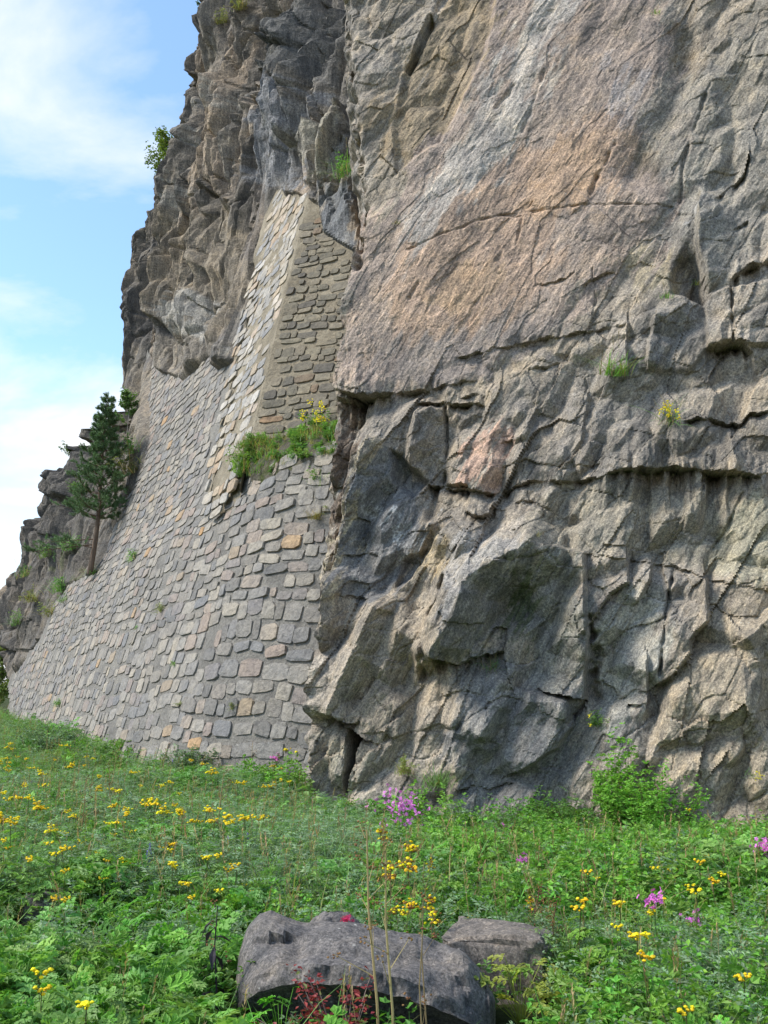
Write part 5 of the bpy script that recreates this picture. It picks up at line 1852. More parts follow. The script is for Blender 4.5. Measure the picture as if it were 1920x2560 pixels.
def phlox_mesh(seed, h, col, n=16, spread=0.05, tall=False):
    r_ = np.random.default_rng(seed)
    stem, leaf, hd = Plant(), Plant(), Plant()
    for k in range(3):
        b = np.array([*r_.normal(0, 0.03, 2), -0.02]); top = np.array([*r_.normal(0, spread * 0.6, 2), h * r_.uniform(0.85, 1.0)])
        stem.tube([b, (b + top) / 2 + r_.normal(0, 0.01, 3), top], 0.003, 0.002, GREEN * 0.8, 0, 4)
        for i in range(8):
            a = i * 2.4
            q = b + (top - b) * (0.15 + 0.09 * i)
            leaf.leaves(q, np.array([math.cos(a), math.sin(a), 0.5]), UPZ, 0.08, 0.018, vary(r_, GREEN, 1, 0.2))
    if tall:
        q = np.array([0, 0, h]) + np.stack([r_.normal(0, 0.012, n), r_.normal(0, 0.012, n), r_.uniform(-0.16, 0.02, n)], 1)
    else:
        q = np.array([0, 0, h]) + r_.normal(0, 1, (n, 3)) * np.array([spread, spread, spread * 0.8])
    for i in range(n):
        nv = unit(r_.normal(0, 1, 3) + np.array([0, -0.5, 0.6]))
        a = unit(np.cross(nv, UPZ + 0.1)); bb = np.cross(nv, a)
        for j in range(5):
            t = j * 2 * math.pi / 5
            hd.leaves(q[i], a * math.cos(t) + bb * math.sin(t), nv, 0.013 * (0.7 if tall else 1.15), 0.011, vary(r_, col, 1, 0.2), 0.05, 0, 0.6)
    return stem, leaf, [hd]


PINK = np.array([0.62, 0.20, 0.58]); MAG = np.array([0.60, 0.06, 0.22]); VIOLET = np.array([0.28, 0.20, 0.55])
K_PINK = [tree_of("pink_flower_plant", *phlox_mesh(540 + i, 0.45, PINK, 60, 0.036), "blossom", [M_LEAF], [M_LEAF], [M_PETAL]) for i in range(2)]
K_PINKBIG = tree_of("pink_flower_plant", *phlox_mesh(549, 0.45, PINK, 130, 0.075), "blossom", [M_LEAF], [M_LEAF], [M_PETAL])
K_PINKS = tree_of("pink_flower_plant", *phlox_mesh(545, 0.42, PINK * np.array([1, 0.8, 0.9]), 22, 0.024), "blossom", [M_LEAF], [M_LEAF], [M_PETAL])
K_VETCH = tree_of("violet_flower_plant", *phlox_mesh(546, 0.5, VIOLET, 26, 0.02, True), "blossom", [M_LEAF], [M_LEAF], [M_PETAL])
K_MAG = tree_of("magenta_flower_plant", *phlox_mesh(547, 0.55, MAG, 30, 0.02, False), "blossom", [M_LEAF], [M_LEAF], [M_PETAL])


def place_top(kind, px, py, h, label, cat, s=1.0, group=None):
    p = gp_h(px, py, h * s)
    yw = float(wall_foot_y(np.array([p[0]]))[0]) - 0.2
    if p[1] > yw:
        q = at_y(px, py, yw); p = np.array([q[0], yw, float(ground_z(q[0], yw))]); s = max(0.5, (q[2] - p[2]) / h)
    return plant_at(kind, p, label, cat, group, s=s)


for (x, y), kind, s, lb in zip(r5((75, 375), (150, 415), (528, 458), (545, 522), (600, 588), (1160, 750), (1335, 850), (1530, 572), (1648, 560), (1545, 628), (255, 428)),
                               (K_PINKBIG, K_PINK[1], K_PINKS, K_PINKS, K_PINKS, K_PINKS, K_PINKS, K_PINKS, K_PINK[0], K_PINKS, K_PINKS),
                               (1.5, 1.0, 1.0, 0.8, 1.0, 1.2, 0.9, 0.9, 1.2, 0.9, 0.7),
                               ("big cluster of bright pink blossoms at the cliff's foot beside grass tuft", "smaller pink blossom cluster just below and beside the big pink cluster",
                                "pink blossom above dark shrubs in front of the cliff's middle", "pink blossom just below another pink blossom in front of shrubs", "pink blossom low against the dark hollow of shrubs",
                                "bright pink blossom standing in grass of the open right meadow", "lone small pink blossom in long grass at the right", "pale pink blossom by yellow flowers at far right",
                                "bright pink blossom cluster cut by the picture's right edge", "pink blossom right beside a yellow flower at far right", "tiny pink blossom at rock foot near the big pink cluster")):
    place_top(kind, x, y, 0.45, lb, "flower", s)
place_top(K_MAG, 866, 2306, 0.55, "dark magenta flower spike standing behind the long boulder", "flower", 0.8)
place_top(K_PINKS, 690, 1893, 0.42, "small pink blossom at the right foot of the stone wall", "flower", 0.9)
for i, (x, y) in enumerate(r6((960, 735), (975, 690), (1340, 60), (1545, 580), (1600, 540), (1465, 370), (1600, 620), (1480, 640), (1120, 130))):
    place_top(K_VETCH, x, y, 0.5, "slender violet flower spike among herbs of the left meadow", "flower", 0.9, "violet flower spikes")


# ------------------------------------------------------------------ dry stalks, red shrub, leafy plants round the boulder
def stalk_mesh(seed, h, col=STRAW, twigs=9, r0=0.006, heads=True):
    r_ = np.random.default_rng(seed); p = Plant()
    pts = np.array([[0, 0, -0.03], [0.012, 0.0, h * 0.35], [0.0, 0.012, h * 0.7], [0.015, 0.01, h]])
    p.tube(pts, r0, r0 * 0.45, col, 0, 5)
    for i in range(twigs):
        t = 0.45 + 0.52 * i / max(1, twigs - 1)
        b = np.array([0.006, 0.006, h * t]); d = rdir(r_, 1, 0.5, 1.1)[0]
        ln = h * 0.22 * (1.25 - t)
        p.tube([b, b + d * ln], r0 * 0.35, r0 * 0.2, col * 0.9, 0, 3)
        if heads:
            m = 7
            q = b + d * ln + r_.normal(0, 0.012, (m, 3))
            p.discs(q, UPZ + 0.4 * r_.normal(0, 1, (m, 3)), 0.006, 0.004, vary(r_, np.array([0.20, 0.11, 0.045]), m, 0.4), 0, 5)
    return p


def single(name, plant, mats, p, label, cat, group=None, rz=None, s=1.0, tilt=(0, 0)):
    o = obj(name, plant.mesh(name, mats), loc=[float(v) for v in p])
    o.rotation_euler = (tilt[0], tilt[1], random.uniform(0, 6.28) if rz is None else rz)
    o.scale = (s, s, s)
    tag(o, label, cat, group)
    return o


def stand(px_top, py_top, Y, tilt=0.0):
    """ground point and height for a stalk at distance Y whose top shows at a pixel"""
    q = at_y(float(px_top), float(py_top), Y)
    return np.array([q[0], q[1], float(ground_z(q[0], q[1]))]), q[2] - float(ground_z(q[0], q[1]))


for i, (x, y, Y, tl, lb) in enumerate(((952, 2075, 4.55, 0.14, "tall straw-coloured dry stalk leaning in front of the long boulder"), (985, 2120, 4.5, 0.10, "dry straw stalk just beside the tallest leaning stalk"),
                                       (1062, 2240, 4.5, 0.05, "thin grey dry stalk in front of the long boulder's dark end"), (1048, 2330, 4.4, 0.0, "shortest grey dry stalk before the boulder's dark end"),
                                       (1320, 2220, 6.6, -0.25, "dark reddish stalk with withered heads behind the blocky boulder"), (1368, 2250, 6.3, -0.20, "second dark reddish stalk right of the blocky boulder"),
                                       (545, 2265, 5.2, 0.06, "blackened dead stalk with drooping leaves left of the long boulder"))):
    p, h = stand(x, y, Y)
    col = [STRAW, STRAW * 0.95, STRAW * 0.62, STRAW * 0.6, np.array([0.16, 0.07, 0.05]), np.array([0.16, 0.07, 0.05]), np.array([0.06, 0.045, 0.05])][i]
    pl = stalk_mesh(560 + i, h, col, [10, 9, 3, 2, 12, 10, 4][i], [0.0075, 0.007, 0.0045, 0.0045, 0.006, 0.006, 0.006][i])
    if i == 6:
        r_ = np.random.default_rng(3)
        m = 12
        pl.leaves(np.stack([np.zeros(m), np.zeros(m), np.linspace(0.1, h * 0.9, m)], 1), rdir(r_, m, -0.9, -0.1), UPZ, 0.11, 0.035, vary(r_, np.array([0.05, 0.04, 0.05]), m, 0.3), 0.3)
    single("dry_stalk", pl, [M_DRY], p - np.array([math.sin(tl) * h * 0.0, 0, 0]), lb, "dry stalk", "dry flower stalks", 0.0, 1.0, (0.0, -tl * 0.5))

# dry stalks against the wall foot
for i, (x, y) in enumerate(r6((720, 60), (770, 180), (1030, 20), (1620, 20), (540, 240), (1400, 210))):
    yw = min(gp_h(x, y, 0.9)[1], float(wall_foot_y(np.array([at_y(float(x), float(y), 20.0)[0]]))[0]) - 0.5)
    p, h = stand(x, y, yw)
    single("dry_stalk", stalk_mesh(580 + i, max(h, 0.6), STRAW * 0.8, 8, 0.007), [M_DRY], p, "pale dry stalk standing before the foot of the stone wall", "dry stalk", "dry stalks along the wall foot", None, 1.0, (random.uniform(-0.1, 0.1), random.uniform(-0.15, 0.15)))


def red_shrub():
    r_ = np.random.default_rng(601); root = None
    st, lf = Plant(), Plant()
    p0 = at_y(860.0, 2500.0, 4.62); p0[2] = float(ground_z(p0[0], p0[1]))
    for k in range(17):
        end = np.array([r_.uniform(-0.42, 0.20), r_.uniform(-0.10, 0.12), r_.uniform(0.16, 0.50)])
        mid = end * np.array([0.45, 0.5, 0.65])
        pts = np.array([np.zeros(3), mid, end])
        t = np.linspace(0, 1, 6)
        cur = ((1 - t) ** 2)[:, None] * pts[0] + (2 * t * (1 - t))[:, None] * pts[1] + (t * t)[:, None] * pts[2]
        st.tube(cur, 0.0038, 0.0016, np.array([0.30, 0.23, 0.19]), 0, 4)
        m = 44
        tt = r_.uniform(0.3, 1.0, m)
        pos = ((1 - tt) ** 2)[:, None] * pts[0] + (2 * tt * (1 - tt))[:, None] * pts[1] + (tt * tt)[:, None] * pts[2] + r_.normal(0, 0.022, (m, 3))
        redf = (r_.random(m) < np.clip(0.9 - 1.2 * max(0, end[0] + 0.1), 0.1, 0.9))[:, None]
        col = np.where(redf, vary(r_, np.array([0.30, 0.055, 0.045]), m, 0.5), vary(r_, np.array([0.14, 0.17, 0.04]), m, 0.3))
        lf.leaves(pos, rdir(r_, m, -0.4, 0.6), UPZ + 0.5 * r_.normal(0, 1, (m, 3)), r_.uniform(0.02, 0.042, m), 0.019, col)
    root = empty("red_leaved_shrub", p0)
    tag(root, "small twiggy shrub with red leaves in front of the long boulder", "shrub")
    obj("branches", st.mesh("branches", [M_DRY]), root)
    obj("foliage", lf.mesh("foliage", [M_LEAF]), root)


red_shrub()

HERB_LOBED = p_lobed(610, 0.34, 34, BRIGHT, 0.10).mesh("leafy_herb", [M_LEAF])
HERB_MIX = [p_leaflet(614, 0.36, 12, GREEN * 0.9, 0.04, 30).mesh("leafy_herb", [M_LEAF]), p_feathery(615, 0.36, 10, GREEN, 0.18).mesh("leafy_herb", [M_LEAF])]
HERB_BROAD = p_broad(611, 0.55, 16, GREEN * 1.15, 0.19).mesh("broad_leaved_plant", [M_LEAF])
HERB_YEL = p_lobed(612, 0.26, 26, np.array([0.26, 0.32, 0.05]), 0.09).mesh("leafy_herb", [M_LEAF])
HERB_ORANGE = p_lobed(613, 0.28, 12, np.array([0.42, 0.15, 0.05]), 0.10).mesh("orange_leaved_plant", [M_LEAF])


def herb(me, px, py, label, cat="plant", s=1.0, Y=None, group=None):
    p = gp(px, py) if Y is None else at_y(float(px), float(py), Y)
    p[2] = float(ground_z(p[0], p[1]))
    o = obj(me.name.split('.')[0], me, loc=[float(v) for v in p])
    o.rotation_euler = (0, 0, random.uniform(0, 6.28)); o.scale = (s, s, s)
    return tag(o, label, cat, group)


herb(HERB_BROAD, 775, 2090, "tall plant with big pointed dark green leaves before the cliff's split foot", s=1.35)
herb(HERB_BROAD, 820, 2150, "shorter plant with big pointed leaves just in front of its taller neighbour", s=1.0)
herb(HERB_LOBED, 700, 2640, "bright green lobed-leaf herb at the bottom edge below the long boulder", s=0.8)
herb(HERB_LOBED, 330, 2480, "lush bright green lobed-leaf herb left of the dead black stalk", s=1.25)
herb(HERB_LOBED, 500, 2560, "lush lobed-leaf herb filling the corner below the dead black stalk", s=1.2)
herb(HERB_YEL, 1300, 2560, "yellowish green leafy herb at the foot of the blocky boulder", s=1.1)
herb(HERB_LOBED, 1420, 2500, "bright green leafy herb right of the blocky boulder", s=1.1)
herb(HERB_LOBED, 1600, 2520, "bright leafy herb beside the fist-sized reddish stone", s=1.0)
herb(HERB_ORANGE, 1436, 2360, "small plant turning orange-red in grass right of the boulders", s=1.0)
herb(HERB_ORANGE, 1390, 2190, "orange-brown withering leaves under shrubs at the cliff's middle", s=1.3)
herb(HERB_ORANGE, 160, 2340, "reddish leaves beside the half-buried rock at near left", s=0.8)
herb(HERB_LOBED, 1010, 2470, "fresh green sprig in front of the boulder between dry stalks", s=0.6, Y=4.5)
herb(HERB_YEL, 1180, 2230, "broad pale green leaves below yellow flowers in the right meadow", s=1.2)


for i, (x, y, s, lb) in enumerate(((620, 2570, 0.9, "leafy herb hiding the lower left end of the long boulder"), (735, 2600, 0.7, "leafy herb growing before the red-leaved shrub"), (930, 2600, 0.75, "leafy herb under the tall straw stalks before the boulder"),
                                    (1060, 2590, 0.8, "leafy herb before the long boulder's dark end"), (1165, 2560, 0.8, "leafy herb in the gap before the two near boulders"), (1330, 2500, 0.9, "leafy herb overlapping the blocky boulder's near corner"))):
    herb(HERB_MIX[i % 2], x, y, lb, "plant", s)


def bush(seed, px, py, h, w, label, col=GREEN, size=0.045, stems=26, dens=34, Y=None):
    r_ = np.random.default_rng(seed)
    p = gp(px, py) if Y is None else at_y(float(px), float(py), Y)
    p[2] = float(ground_z(p[0], p[1]))
    p[1] = min(p[1], float(wall_foot_y(np.array([p[0]]))[0]) - 0.45)
    p[2] = float(ground_z(p[0], p[1]))
    st, lf = Plant(), Plant()
    for k in range(stems):
        a = r_.uniform(0, 6.28); rr = w * math.sqrt(r_.random()) * 0.5
        end = np.array([math.cos(a) * rr, math.sin(a) * rr, h * (1.05 - 0.5 * (2 * rr / w) ** 2) * r_.uniform(0.7, 1.05)])
        st.tube([[0, 0, -0.03], end * np.array([0.6, 0.6, 0.5]), end], 0.006, 0.002, np.array([0.12, 0.10, 0.05]), 0, 4)
        t = r_.uniform(0.25, 1.03, dens)[:, None]
        pos = end * np.array([0.6, 0.6, 0.5]) * 2 * t * (1 - t) + end * t * t + r_.normal(0, 0.05, (dens, 3))
        for q in range(4):
            lf.leaves(pos, rdir(r_, dens, -0.4, 0.7), UPZ + 0.6 * r_.normal(0, 1, (dens, 3)), size * r_.uniform(0.6, 1.3, dens), size * 0.6, vary(r_, col * r_.uniform(0.8, 1.2), dens, 0.22), 0.15, 0, 0.5)
    root = empty("bush", p)
    tag(root, label, "bush", "bushes at the rock foot")
    obj("branches", st.mesh("branches", [M_DRY]), root)
    obj("foliage", lf.mesh("foliage", [M_LEAF]), root)


bush(620, 1530, 2110, 1.6, 1.0, "tallest bright green bush against the rock face", BRIGHT * 0.95, 0.06, 40)
bush(621, 1650, 2140, 1.15, 1.8, "rounded green bush with fresh oval leaves right of the tallest bush", BRIGHT * 0.9, 0.05, 34)
bush(622, 1400, 2120, 0.8, 1.7, "low spreading bush left of the tallest bush at the rock foot", GREEN, 0.04, 30)
bush(623, 1180, 2150, 0.75, 1.8, "dark low bush in front of the cliff's middle", BLUEG * 0.85, 0.034, 32)
bush(627, 1010, 2120, 0.55, 1.3, "low feathery green bush below the big pink blossoms", GREEN, 0.04, 28)
bush(628, 1290, 2110, 0.7, 1.2, "fresh green bush filling the gap between dark and spreading bushes", BRIGHT * 0.85, 0.045, 28)
bush(624, 510, 1950, 0.75, 1.5, "blue-green bushy herb before the middle of the stone wall's foot", BLUEG, 0.05, 30)
bush(625, 120, 1885, 0.8, 2.2, "blue-green bush at the far left foot of the stone wall", BLUEG, 0.06, 30)
bush(626, 1780, 2180, 0.5, 1.2, "low light green bush near the right edge under the rock face", GREEN * 1.15, 0.045, 26)


# ------------------------------------------------------------------ scrap of paper
def scrap():
    p = at_y(1252.0, 2502.0, 4.9); p[2] = float(ground_z(p[0], p[1])) + 0.10
    g = np.linspace(-0.5, 0.5, 5)
    X, Y = np.meshgrid(g, g, indexing='ij')
    Z = 0.25 * fbm(X * 3 + 4, Y * 3, 77, 2)
    V = np.stack([X * 0.05 * (1 - 0.3 * Y), Y * 0.085, Z * 0.05], -1).reshape(-1, 3)
    m, nt, out = new_mat("white paper")
    bsdf(nt, out, (0.72, 0.75, 0.80), 0.6)
    o = obj("paper_scrap", mesh_from("paper_scrap", V, grid_faces(5, 5), [m], True), loc=[float(v) for v in p])
    o.modifiers.new("thickness", 'SOLIDIFY').thickness = 0.001
    o.rotation_euler = (R(60), R(15), R(20))
    tag(o, "crumpled white scrap of paper beside the long boulder's end", "litter")


scrap()


# ------------------------------------------------------------------ trees
def bark_material():
    m, nt, out = new_mat("reddish pine bark")
    v = N(nt, 'ShaderNodeTexCoord').outputs['Object']
    vs = mapping(nt, v, scale=(14, 14, 3))
    n1 = noise(nt, vs, 1.0, 6, 0.65)
    col = ramp(nt, n1, [(0.3, (0.08, 0.06, 0.045)), (0.5, (0.16, 0.115, 0.085)), (0.7, (0.24, 0.17, 0.12))])
    bsdf(nt, out, col, 0.9, bump(nt, n1, 0.03, 0.9), 0.15)
    return m


M_BARK = bark_material()


def pine():
    r_ = np.random.default_rng(701)
    base = hit_wall(243, 1428) + NL * 0.25
    topv = ray(271.0, 994.0)
    top = EYE + topv * (base[1] / topv[1]) + np.array([0, 0.0, 0])
    H = top[2] - base[2]
    root = empty("pine_tree", [float(v) for v in base])
    tag(root, "young pine with bare reddish lower trunk growing from a ledge of the stone wall", "tree")
    tr, nd, br = Plant(), Plant(), Plant()
    ax = (top - base)
    pt = lambda t: ax * t + np.array([0.10 * math.sin(t * 5), 0.05 * math.sin(t * 4), 0]) * (1 - t)
    tr.tube([pt(t) for t in np.linspace(-0.03, 1, 22)], 0.105, 0.012, np.array([0.2, 0.12, 0.07]), 0, 9)
    PG = np.array([0.11, 0.20, 0.085])

    def shoot(p, d, ln, n=44):
        t = r_.uniform(0.0, 1.0, n)
        q = p + d * (ln * t)[:, None]
        dd = unit(d * 0.75 + unit(r_.normal(0, 1, (n, 3))))
        L_ = r_.uniform(0.055, 0.095, n)
        side = unit(np.cross(dd, r_.normal(0, 1, (n, 3)))) * 0.0075
        V = np.stack([q - side, q + side, q + dd * L_[:, None]], 1)
        F = np.arange(n * 3).reshape(n, 3)
        nd.add(V, F, np.repeat(vary(r_, PG * r_.uniform(0.8, 1.3), n, 0.25), 3, 0), 0)

    def branch(t0, az, el, ln, curve=0.35, k=9, sub=True):
        b = pt(t0); d = np.array([math.cos(az) * math.cos(el), math.sin(az) * math.cos(el), math.sin(el)])
        s = np.linspace(0, 1, 6)
        cur = b + d * (ln * s)[:, None] + UPZ * (curve * ln * s * s)[:, None]
        br.tube(cur, 0.012 + 0.012 * ln * 0.5, 0.005, np.array([0.15, 0.10, 0.065]), 0, 5)
        for j in range(k):
            u = r_.uniform(0.35, 1.0)
            p = b + d * (ln * u) + UPZ * curve * ln * u * u
            sd = unit(d * 0.8 + UPZ * r_.uniform(0.0, 0.9) + 0.8 * r_.normal(0, 1, 3) * np.array([1, 1, 0.45]))
            l2 = ln * r_.uniform(0.16, 0.32)
            br.tube([p, p + sd * l2], 0.006, 0.004, np.array([0.14, 0.10, 0.06]), 0, 3)
            for w in (0.25, 0.62, 1.0):
                shoot(p + sd * l2 * w * 0.75, unit(sd + UPZ * 0.25 + 0.25 * r_.normal(0, 1, 3)), 0.15)
        shoot(cur[-1] - d * 0.05, unit(d + UPZ * 0.5), 0.2, 60)
    # whorls: long below, short towards the leader
    for t0 in np.linspace(0.29, 0.97, 15):
        reach = 0.12 + 1.0 * min(1.0, (1.0 - t0) / 0.62) * (0.85 + 0.3 * r_.random())
        m = 6 if t0 < 0.9 else 5
        a0 = r_.uniform(0, 6.28)
        for j in range(m):
            branch(t0 + r_.uniform(-0.012, 0.012), a0 + j * 6.283 / m + r_.uniform(-0.3, 0.3), r_.uniform(-0.05, 0.35) + 0.35 * (t0 - 0.4), reach * r_.uniform(0.6, 1.2), 0.25, 9 if t0 < 0.9 else 4)
    for p in range(6):
        shoot(pt(1.0 - 0.03 * p), unit(UPZ + 0.35 * r_.normal(0, 1, 3)), 0.22, 60)
    # long low boughs hanging out to the left, and bare dead twigs
    for az, el, ln, t0 in ((R(195), -0.15, 2.1, 0.14), (R(182), -0.05, 1.9, 0.17), (R(200), 0.25, 1.45, 0.30), (R(170), 0.35, 1.1, 0.33), (R(215), 0.1, 1.2, 0.12)):
        branch(t0, az, el, ln, -0.02, 11)
    for k in range(16):
        t0 = r_.uniform(0.12, 0.5); a = r_.uniform(0, 6.28)
        d = np.array([math.cos(a), math.sin(a), r_.uniform(-0.3, 0.4)])
        br.tube([pt(t0), pt(t0) + d * r_.uniform(0.2, 0.7)], 0.008, 0.003, np.array([0.24, 0.20, 0.17]), 0, 4)
    obj("trunk", tr.mesh("trunk", [M_BARK], True), root)
    cr_ = obj("crown", nd.mesh("crown", [M_NEEDLE]), root)
    obj("branches", br.mesh("branches", [M_DRY]), cr_)


pine()


def birch(seed, p, h, w, label, n_st=14, col=np.array([0.20, 0.32, 0.06]), size=0.09, lean=(0, 0), name="birch_sapling", dens=46):
    r_ = np.random.default_rng(seed)
    tr, br, lf = Plant(), Plant(), Plant()
    tip = np.array([lean[0], lean[1], h])
    tr.tube([[0, 0, -0.1], tip * 0.5 + np.array([0.04, 0, 0]), tip], 0.03 * h / 2.5, 0.008, np.array([0.35, 0.32, 0.28]), 0, 5)
    for k in range(n_st):
        t = r_.uniform(0.12, 0.95); a = r_.uniform(0, 6.28)
        d = unit(np.array([math.cos(a), math.sin(a), r_.uniform(0.5, 1.3)])); ln = w * (1.15 - 0.75 * t) * r_.uniform(0.7, 1.2)
        b = tip * t
        br.tube([b, b + d * ln], 0.010, 0.003, np.array([0.22, 0.17, 0.13]), 0, 3)
        s = r_.uniform(0.15, 1.08, dens)
        pos = b + d * (ln * s)[:, None] + r_.normal(0, 0.07 * h / 2.0, (dens, 3))
        for q in range(2):
            lf.leaves(pos, rdir(r_, dens, -0.8, 0.5), UPZ + 0.7 * r_.normal(0, 1, (dens, 3)), size * r_.uniform(0.6, 1.2, dens), size * 0.75, vary(r_, col, dens, 0.3), 0.1, 0, 0.45)
    root = empty(name, [float(v) for v in p])
    tag(root, label, "tree")
    obj("trunk", tr.mesh("trunk", [M_DRY]), root)
    c_ = obj("crown", lf.mesh("crown", [M_LEAF]), root)
    obj("branches", br.mesh("branches", [M_DRY]), c_)


def edge_pt(px, py):
    u, z = onL(float(px), float(py))
    return S_up(np.array([u]), np.array([z]))[0]


q = edge_pt(418, 470)
birch(711, q, 3.2, 1.15, "light green birch sapling leaning out from the cliff edge against the sky", 20, lean=(-0.3, 0), size=0.13)
q = edge_pt(318, 1078)
birch(712, q, 1.7, 0.6, "small green birch sapling half hidden behind the pine's top", 14, size=0.10, col=np.array([0.13, 0.24, 0.07]))
q = edge_pt(532, 52)
birch(713, q + NL * 0.2, 0.8, 0.8, "small shrub clinging to the cliff edge high above", 10, size=0.08, col=np.array([0.12, 0.17, 0.05]), name="cliff_shrub")
q = edge_pt(195, 1180)
birch(714, q + NL * 0.2, 1.1, 1.2, "green shrub on the rock crest left of the pine", 14, size=0.09, col=np.array([0.13, 0.20, 0.05]), name="crest_shrub")

q = at_y(-6.0, 1800.0, 50.0); q[2] = float(ground_z(q[0], q[1])) - 0.3
birch(715, q, 3.4, 1.5, "yellowish green bush beyond the wall's far end at the left edge", 26, size=0.16, col=np.array([0.22, 0.28, 0.07]), name="far_bush")


# ------------------------------------------------------------------ tufts and moss on rock, shelf and wall
def tuft(name, seed, p, s, label, col=GREEN, dry=0.2, n=60, h=0.34, tilt=(0, 0), cat="grass tuft", group=None, yellow=0, droop=0.6, leaves=0):
    r_ = np.random.default_rng(seed)
    g = p_grass(seed, n, h, col, dry, 0.07, 0.007, droop)
    root = empty(name, [float(v) for v in p], random.uniform(0, 6.28), s)
    root.rotation_euler = (tilt[0], tilt[1], 0)
    tag(root, label, cat, group)
    obj("blades", g.mesh("blades", [M_LEAF]), root)
    if leaves:
        obj("foliage", p_leaflet(seed + 1, h * 0.9, leaves, col, 0.035, 20).mesh("foliage", [M_LEAF]), root)
    if yellow:
        st, hd = Plant(), Plant()
        for k in range(yellow):
            e = np.array([r_.uniform(-0.25, 0.15), -0.1 - 0.1 * r_.random(), h * r_.uniform(0.3, 1.1)])
            st.tube([[0, 0, 0], e * 0.6 + np.array([0, 0, 0.06]), e], 0.003, 0.0015, GREEN * 0.8, 0, 3)
            m = 9
            hd.discs(e + r_.normal(0, 0.022, (m, 3)), np.array([0, -1, 0.6]) + 0.5 * r_.normal(0, 1, (m, 3)), 0.011, 0.005, vary(r_, np.array([0.85, 0.72, 0.03]), m, 0.1), 0, 5)
        obj("stem", st.mesh("stem", [M_LEAF]), root)
        obj("blossom", hd.mesh("blossom", [M_PETAL]), root)
    return root


tuft("grass_tuft", 730, snap(RCV, 1530, 940) + np.array([0, -0.06, 0]), 1.5, "large grass tuft with dry hanging blades on the rock face's middle ledge", BRIGHT, 0.3, 110, 0.40, (R(25), 0))
tuft("yellow_rock_plant", 731, snap(RCV, 1680, 1050), 1.2, "trailing plant with yellow flowers growing from a crack in the rock face", GREEN, 0.35, 50, 0.40, (R(50), R(-25)), "flower", None, 9)
tuft("grass_tuft", 732, snap(RCV, 1665, 742), 1.0, "small green tuft beside the dark hollow in the rock face", BRIGHT * 0.8, 0.1, 46, 0.2, (R(20), 0))
tuft("grass_tuft", 733, snap(RCV, 1742, 712), 0.8, "tiny green tuft inside the dark hollow of the rock face", BRIGHT * 0.8, 0.1, 40, 0.2, (R(20), 0))
tuft("grass_tuft", 734, snap(RCV, 1230, 1672), 0.9, "grass tuft with straw blades under the overhanging block", GREEN, 0.5, 60, 0.3, (R(35), 0))
tuft("grass_tuft", 735, snap(RCV, 1635, 35), 0.8, "tiny green plant high up on the rock face", GREEN, 0.1, 40, 0.2, (R(30), 0))
tuft("grass_tuft", 736, snap(RCV, 990, 555), 0.7, "tiny dull tuft on the pale slab's left edge", OLIVE, 0.2, 40, 0.2, (R(30), 0))
tuft("grass_tuft", 737, snap(RCV, 1080, 1965) + np.array([0, -0.15, 0]), 1.3, "round green tuft sitting on the rock foot beside pink blossoms", GREEN * 1.1, 0.1, 110, 0.28, (R(12), 0))
tuft("grass_tuft", 738, snap(RCV, 1000, 1925) + np.array([0, -0.15, 0]), 1.0, "pale grass tuft on the rock foot just above the pink cluster", OLIVE, 0.4, 70, 0.26, (R(15), 0), leaves=5)
tuft("yellow_rock_plant", 739, snap(RCV, 1875, 1930), 0.8, "two small yellow flowers on the rock face near the right edge", GREEN, 0.1, 14, 0.2, (R(40), 0), "flower", None, 3)
tuft("green_rock_plant", 740, snap(RCV, 1485, 1810), 0.8, "sparse leafy plant in the vertical cleft of the rock face", GREEN, 0.2, 14, 0.3, (R(30), 0), "plant", None, 2, leaves=6)
tuft("grass_tuft", 741, snap(RCV, 1345, 1335), 0.6, "small pale plant on top of the big overhanging block", OLIVE, 0.3, 36, 0.2, (R(25), 0))
for i, (x, y, s, lb) in enumerate(((610, 30, 1.6, "dry grass tuft on the cliff top near the upper edge"), (560, 70, 1.3, "yellowish grass tuft on a notch of the high cliff edge"),
                                   (868, 450, 1.6, "long grass blades beside the perched block above the buttress"), (330, 1180, 2.0, "dry brown tangle of plants at the cliff foot right of the pine"),
                                   (330, 1130, 1.8, "green weeds at the cliff foot just above the wall"), (150, 1480, 1.8, "green weeds on dark rocks left of the pine's foot"),
                                   (90, 1500, 1.6, "weeds growing on the lower dark rocks at the far left"), (60, 1440, 1.5, "weeds on the skyline of the far left rocks"), (115, 1390, 1.5, "green weeds in a cleft of the far left rocks"),
                                   (180, 1370, 1.7, "leafy weeds on the rocks beneath the pine's low boughs"), (130, 1540, 1.6, "yellowish weeds where the dark rocks meet the wall"), (200, 1240, 1.6, "weeds on the rock crest behind the pine's trunk"), (40, 1560, 1.5, "weeds low on the far left rocks near the wall's end"))):
    tuft("weed_tuft", 750 + i, snap(LCV, x, y) + NL * 0.1, s * 1.3, lb, [OLIVE, OLIVE, GREEN, OLIVE * 0.7, GREEN, GREEN, OLIVE, GREEN, GREEN, GREEN, OLIVE, GREEN, GREEN][i], [0.5, 0.3, 0.2, 0.6, 0.2, 0.2, 0.3, 0.3, 0.1, 0.1, 0.3, 0.2, 0.2][i], 70, 0.36, (R(20), R(-15)), "weeds", None, leaves=4)
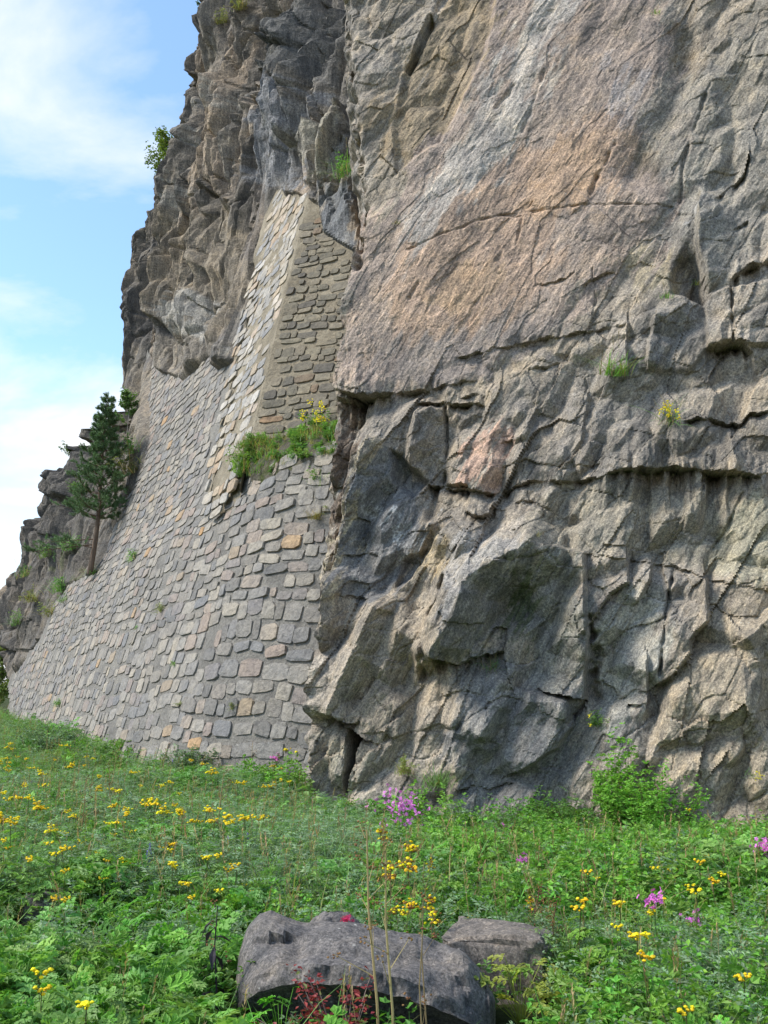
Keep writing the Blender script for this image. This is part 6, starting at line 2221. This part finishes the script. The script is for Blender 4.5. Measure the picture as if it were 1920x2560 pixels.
for i, (x, y, s, lb) in enumerate(((240, 1432, 1.5, "grassy weeds at the pine's foot on the wall ledge"), (335, 1398, 1.6, "green weeds sprouting from the wall right of the pine's foot"), (405, 1530, 1.1, "mossy green streak on the wall's middle"),
                                   (590, 1770, 0.7, "dark moss cushion between large stones low on the wall"), (437, 1665, 0.5, "small fern sprig on the low wall"), (150, 1765, 1.4, "weed patch on the wall's far lower end"),
                                   (165, 1500, 1.5, "weeds trailing over the wall's upper edge left of the pine"), (345, 1572, 0.5, "tiny tuft in a wall joint below the mossy streak"), (455, 1760, 0.5, "thin moss strip beside a large low wall stone"))):
    tuft("wall_weed", 770 + i, hit_wall(x, y) + NL * 0.03, s * 0.8, lb, [GREEN, GREEN * 1.1, OLIVE, OLIVE * 0.7, BRIGHT, GREEN, GREEN, GREEN, OLIVE * 0.8][i], 0.15, 60, 0.26, (R(25), R(-35)), "weeds", None, leaves=3, droop=0.9)


def shelf_cover():
    r_ = np.random.default_rng(790)
    n = 280
    iu = r_.integers(1, SHELF.shape[0] - 1, n); ia = (np.clip(r_.normal(0.48, 0.30, n), 0.07, 0.98) * (SHELF.shape[1] - 4)).astype(int)
    P = SHELF[iu, ia]
    rot = np.stack([r_.normal(0.1, 0.15, n), r_.normal(0, 0.15, n), r_.uniform(0, 6.28, n)], 1)
    pr = [proto("s", p_grass(791, 30, 0.36, GREEN, 0.3, 0.14, 0.012)), proto("s", p_grass(792, 30, 0.30, OLIVE, 0.45, 0.14, 0.012)), proto("s", p_leaflet(793, 0.28, 9, GREEN * 1.1, 0.05, 18)), proto("s", p_feathery(794, 0.3, 7, GREEN, 0.16))]
    cover("shelf_grass", "bright green grass and weeds growing on the shelf above the low wall", pr, P, rot, r_.uniform(0.45, 1.0, n), r_.choice([0, 0, 1, 2, 2, 3], n))


shelf_cover()
for i, (x, y, s, lb) in enumerate(((612, 1180, 1.7, "bright green leafy clump at the left tip of the grassy shelf"), (795, 1075, 1.6, "tall weeds with yellow flowers on the shelf beside the rock corner"),
                                   (800, 1185, 1.2, "sparse weeds hanging over the low wall's upper right corner"), (790, 1300, 1.0, "dry twiggy weed on the wall beside the dark rock corner"))):
    xx, yy = proj(SHELF)
    k = np.unravel_index(np.argmin(np.hypot(xx - x, yy - y)), xx.shape)
    p = SHELF[k] if y < 1250 else hit_wall(x, y, S_low, -6, 3, 2, 8)
    tuft("shelf_weed", 800 + i, p + np.array([0, -0.05, 0]), s, lb, [BRIGHT, GREEN * 1.2, GREEN, OLIVE * 0.8][i], [0.02, 0.1, 0.2, 0.6][i], 70, 0.38, (R(15), 0), "weeds", None, [0, 14, 0, 0][i], leaves=[8, 6, 4, 2][i])


# bare twig on the smooth slab
def twig():
    r_ = np.random.default_rng(820)
    p0 = snap(RCV, 1572, 592)
    pl = Plant()
    ends = [snap(RCV, *e) for e in ((1500, 520), (1440, 485), (1410, 470), (1470, 480), (1420, 520))]
    mid = snap(RCV, 1510, 540) + np.array([0, -0.12, 0])
    pl.tube([np.zeros(3), mid - p0], 0.008, 0.006, np.array([0.20, 0.16, 0.14]), 0, 4)
    for e in ends:
        d = e + np.array([0, -0.18, 0]) - p0
        pl.tube([mid - p0, (mid - p0 + d) / 2 + r_.normal(0, 0.03, 3), d], 0.005, 0.002, np.array([0.30, 0.25, 0.22]), 0, 3)
    o = obj("bare_twig", pl.mesh("bare_twig", [M_DRY]), loc=[float(v) for v in p0])
    tag(o, "bare thin branching twig sticking out across the ochre slab", "twig")


twig()
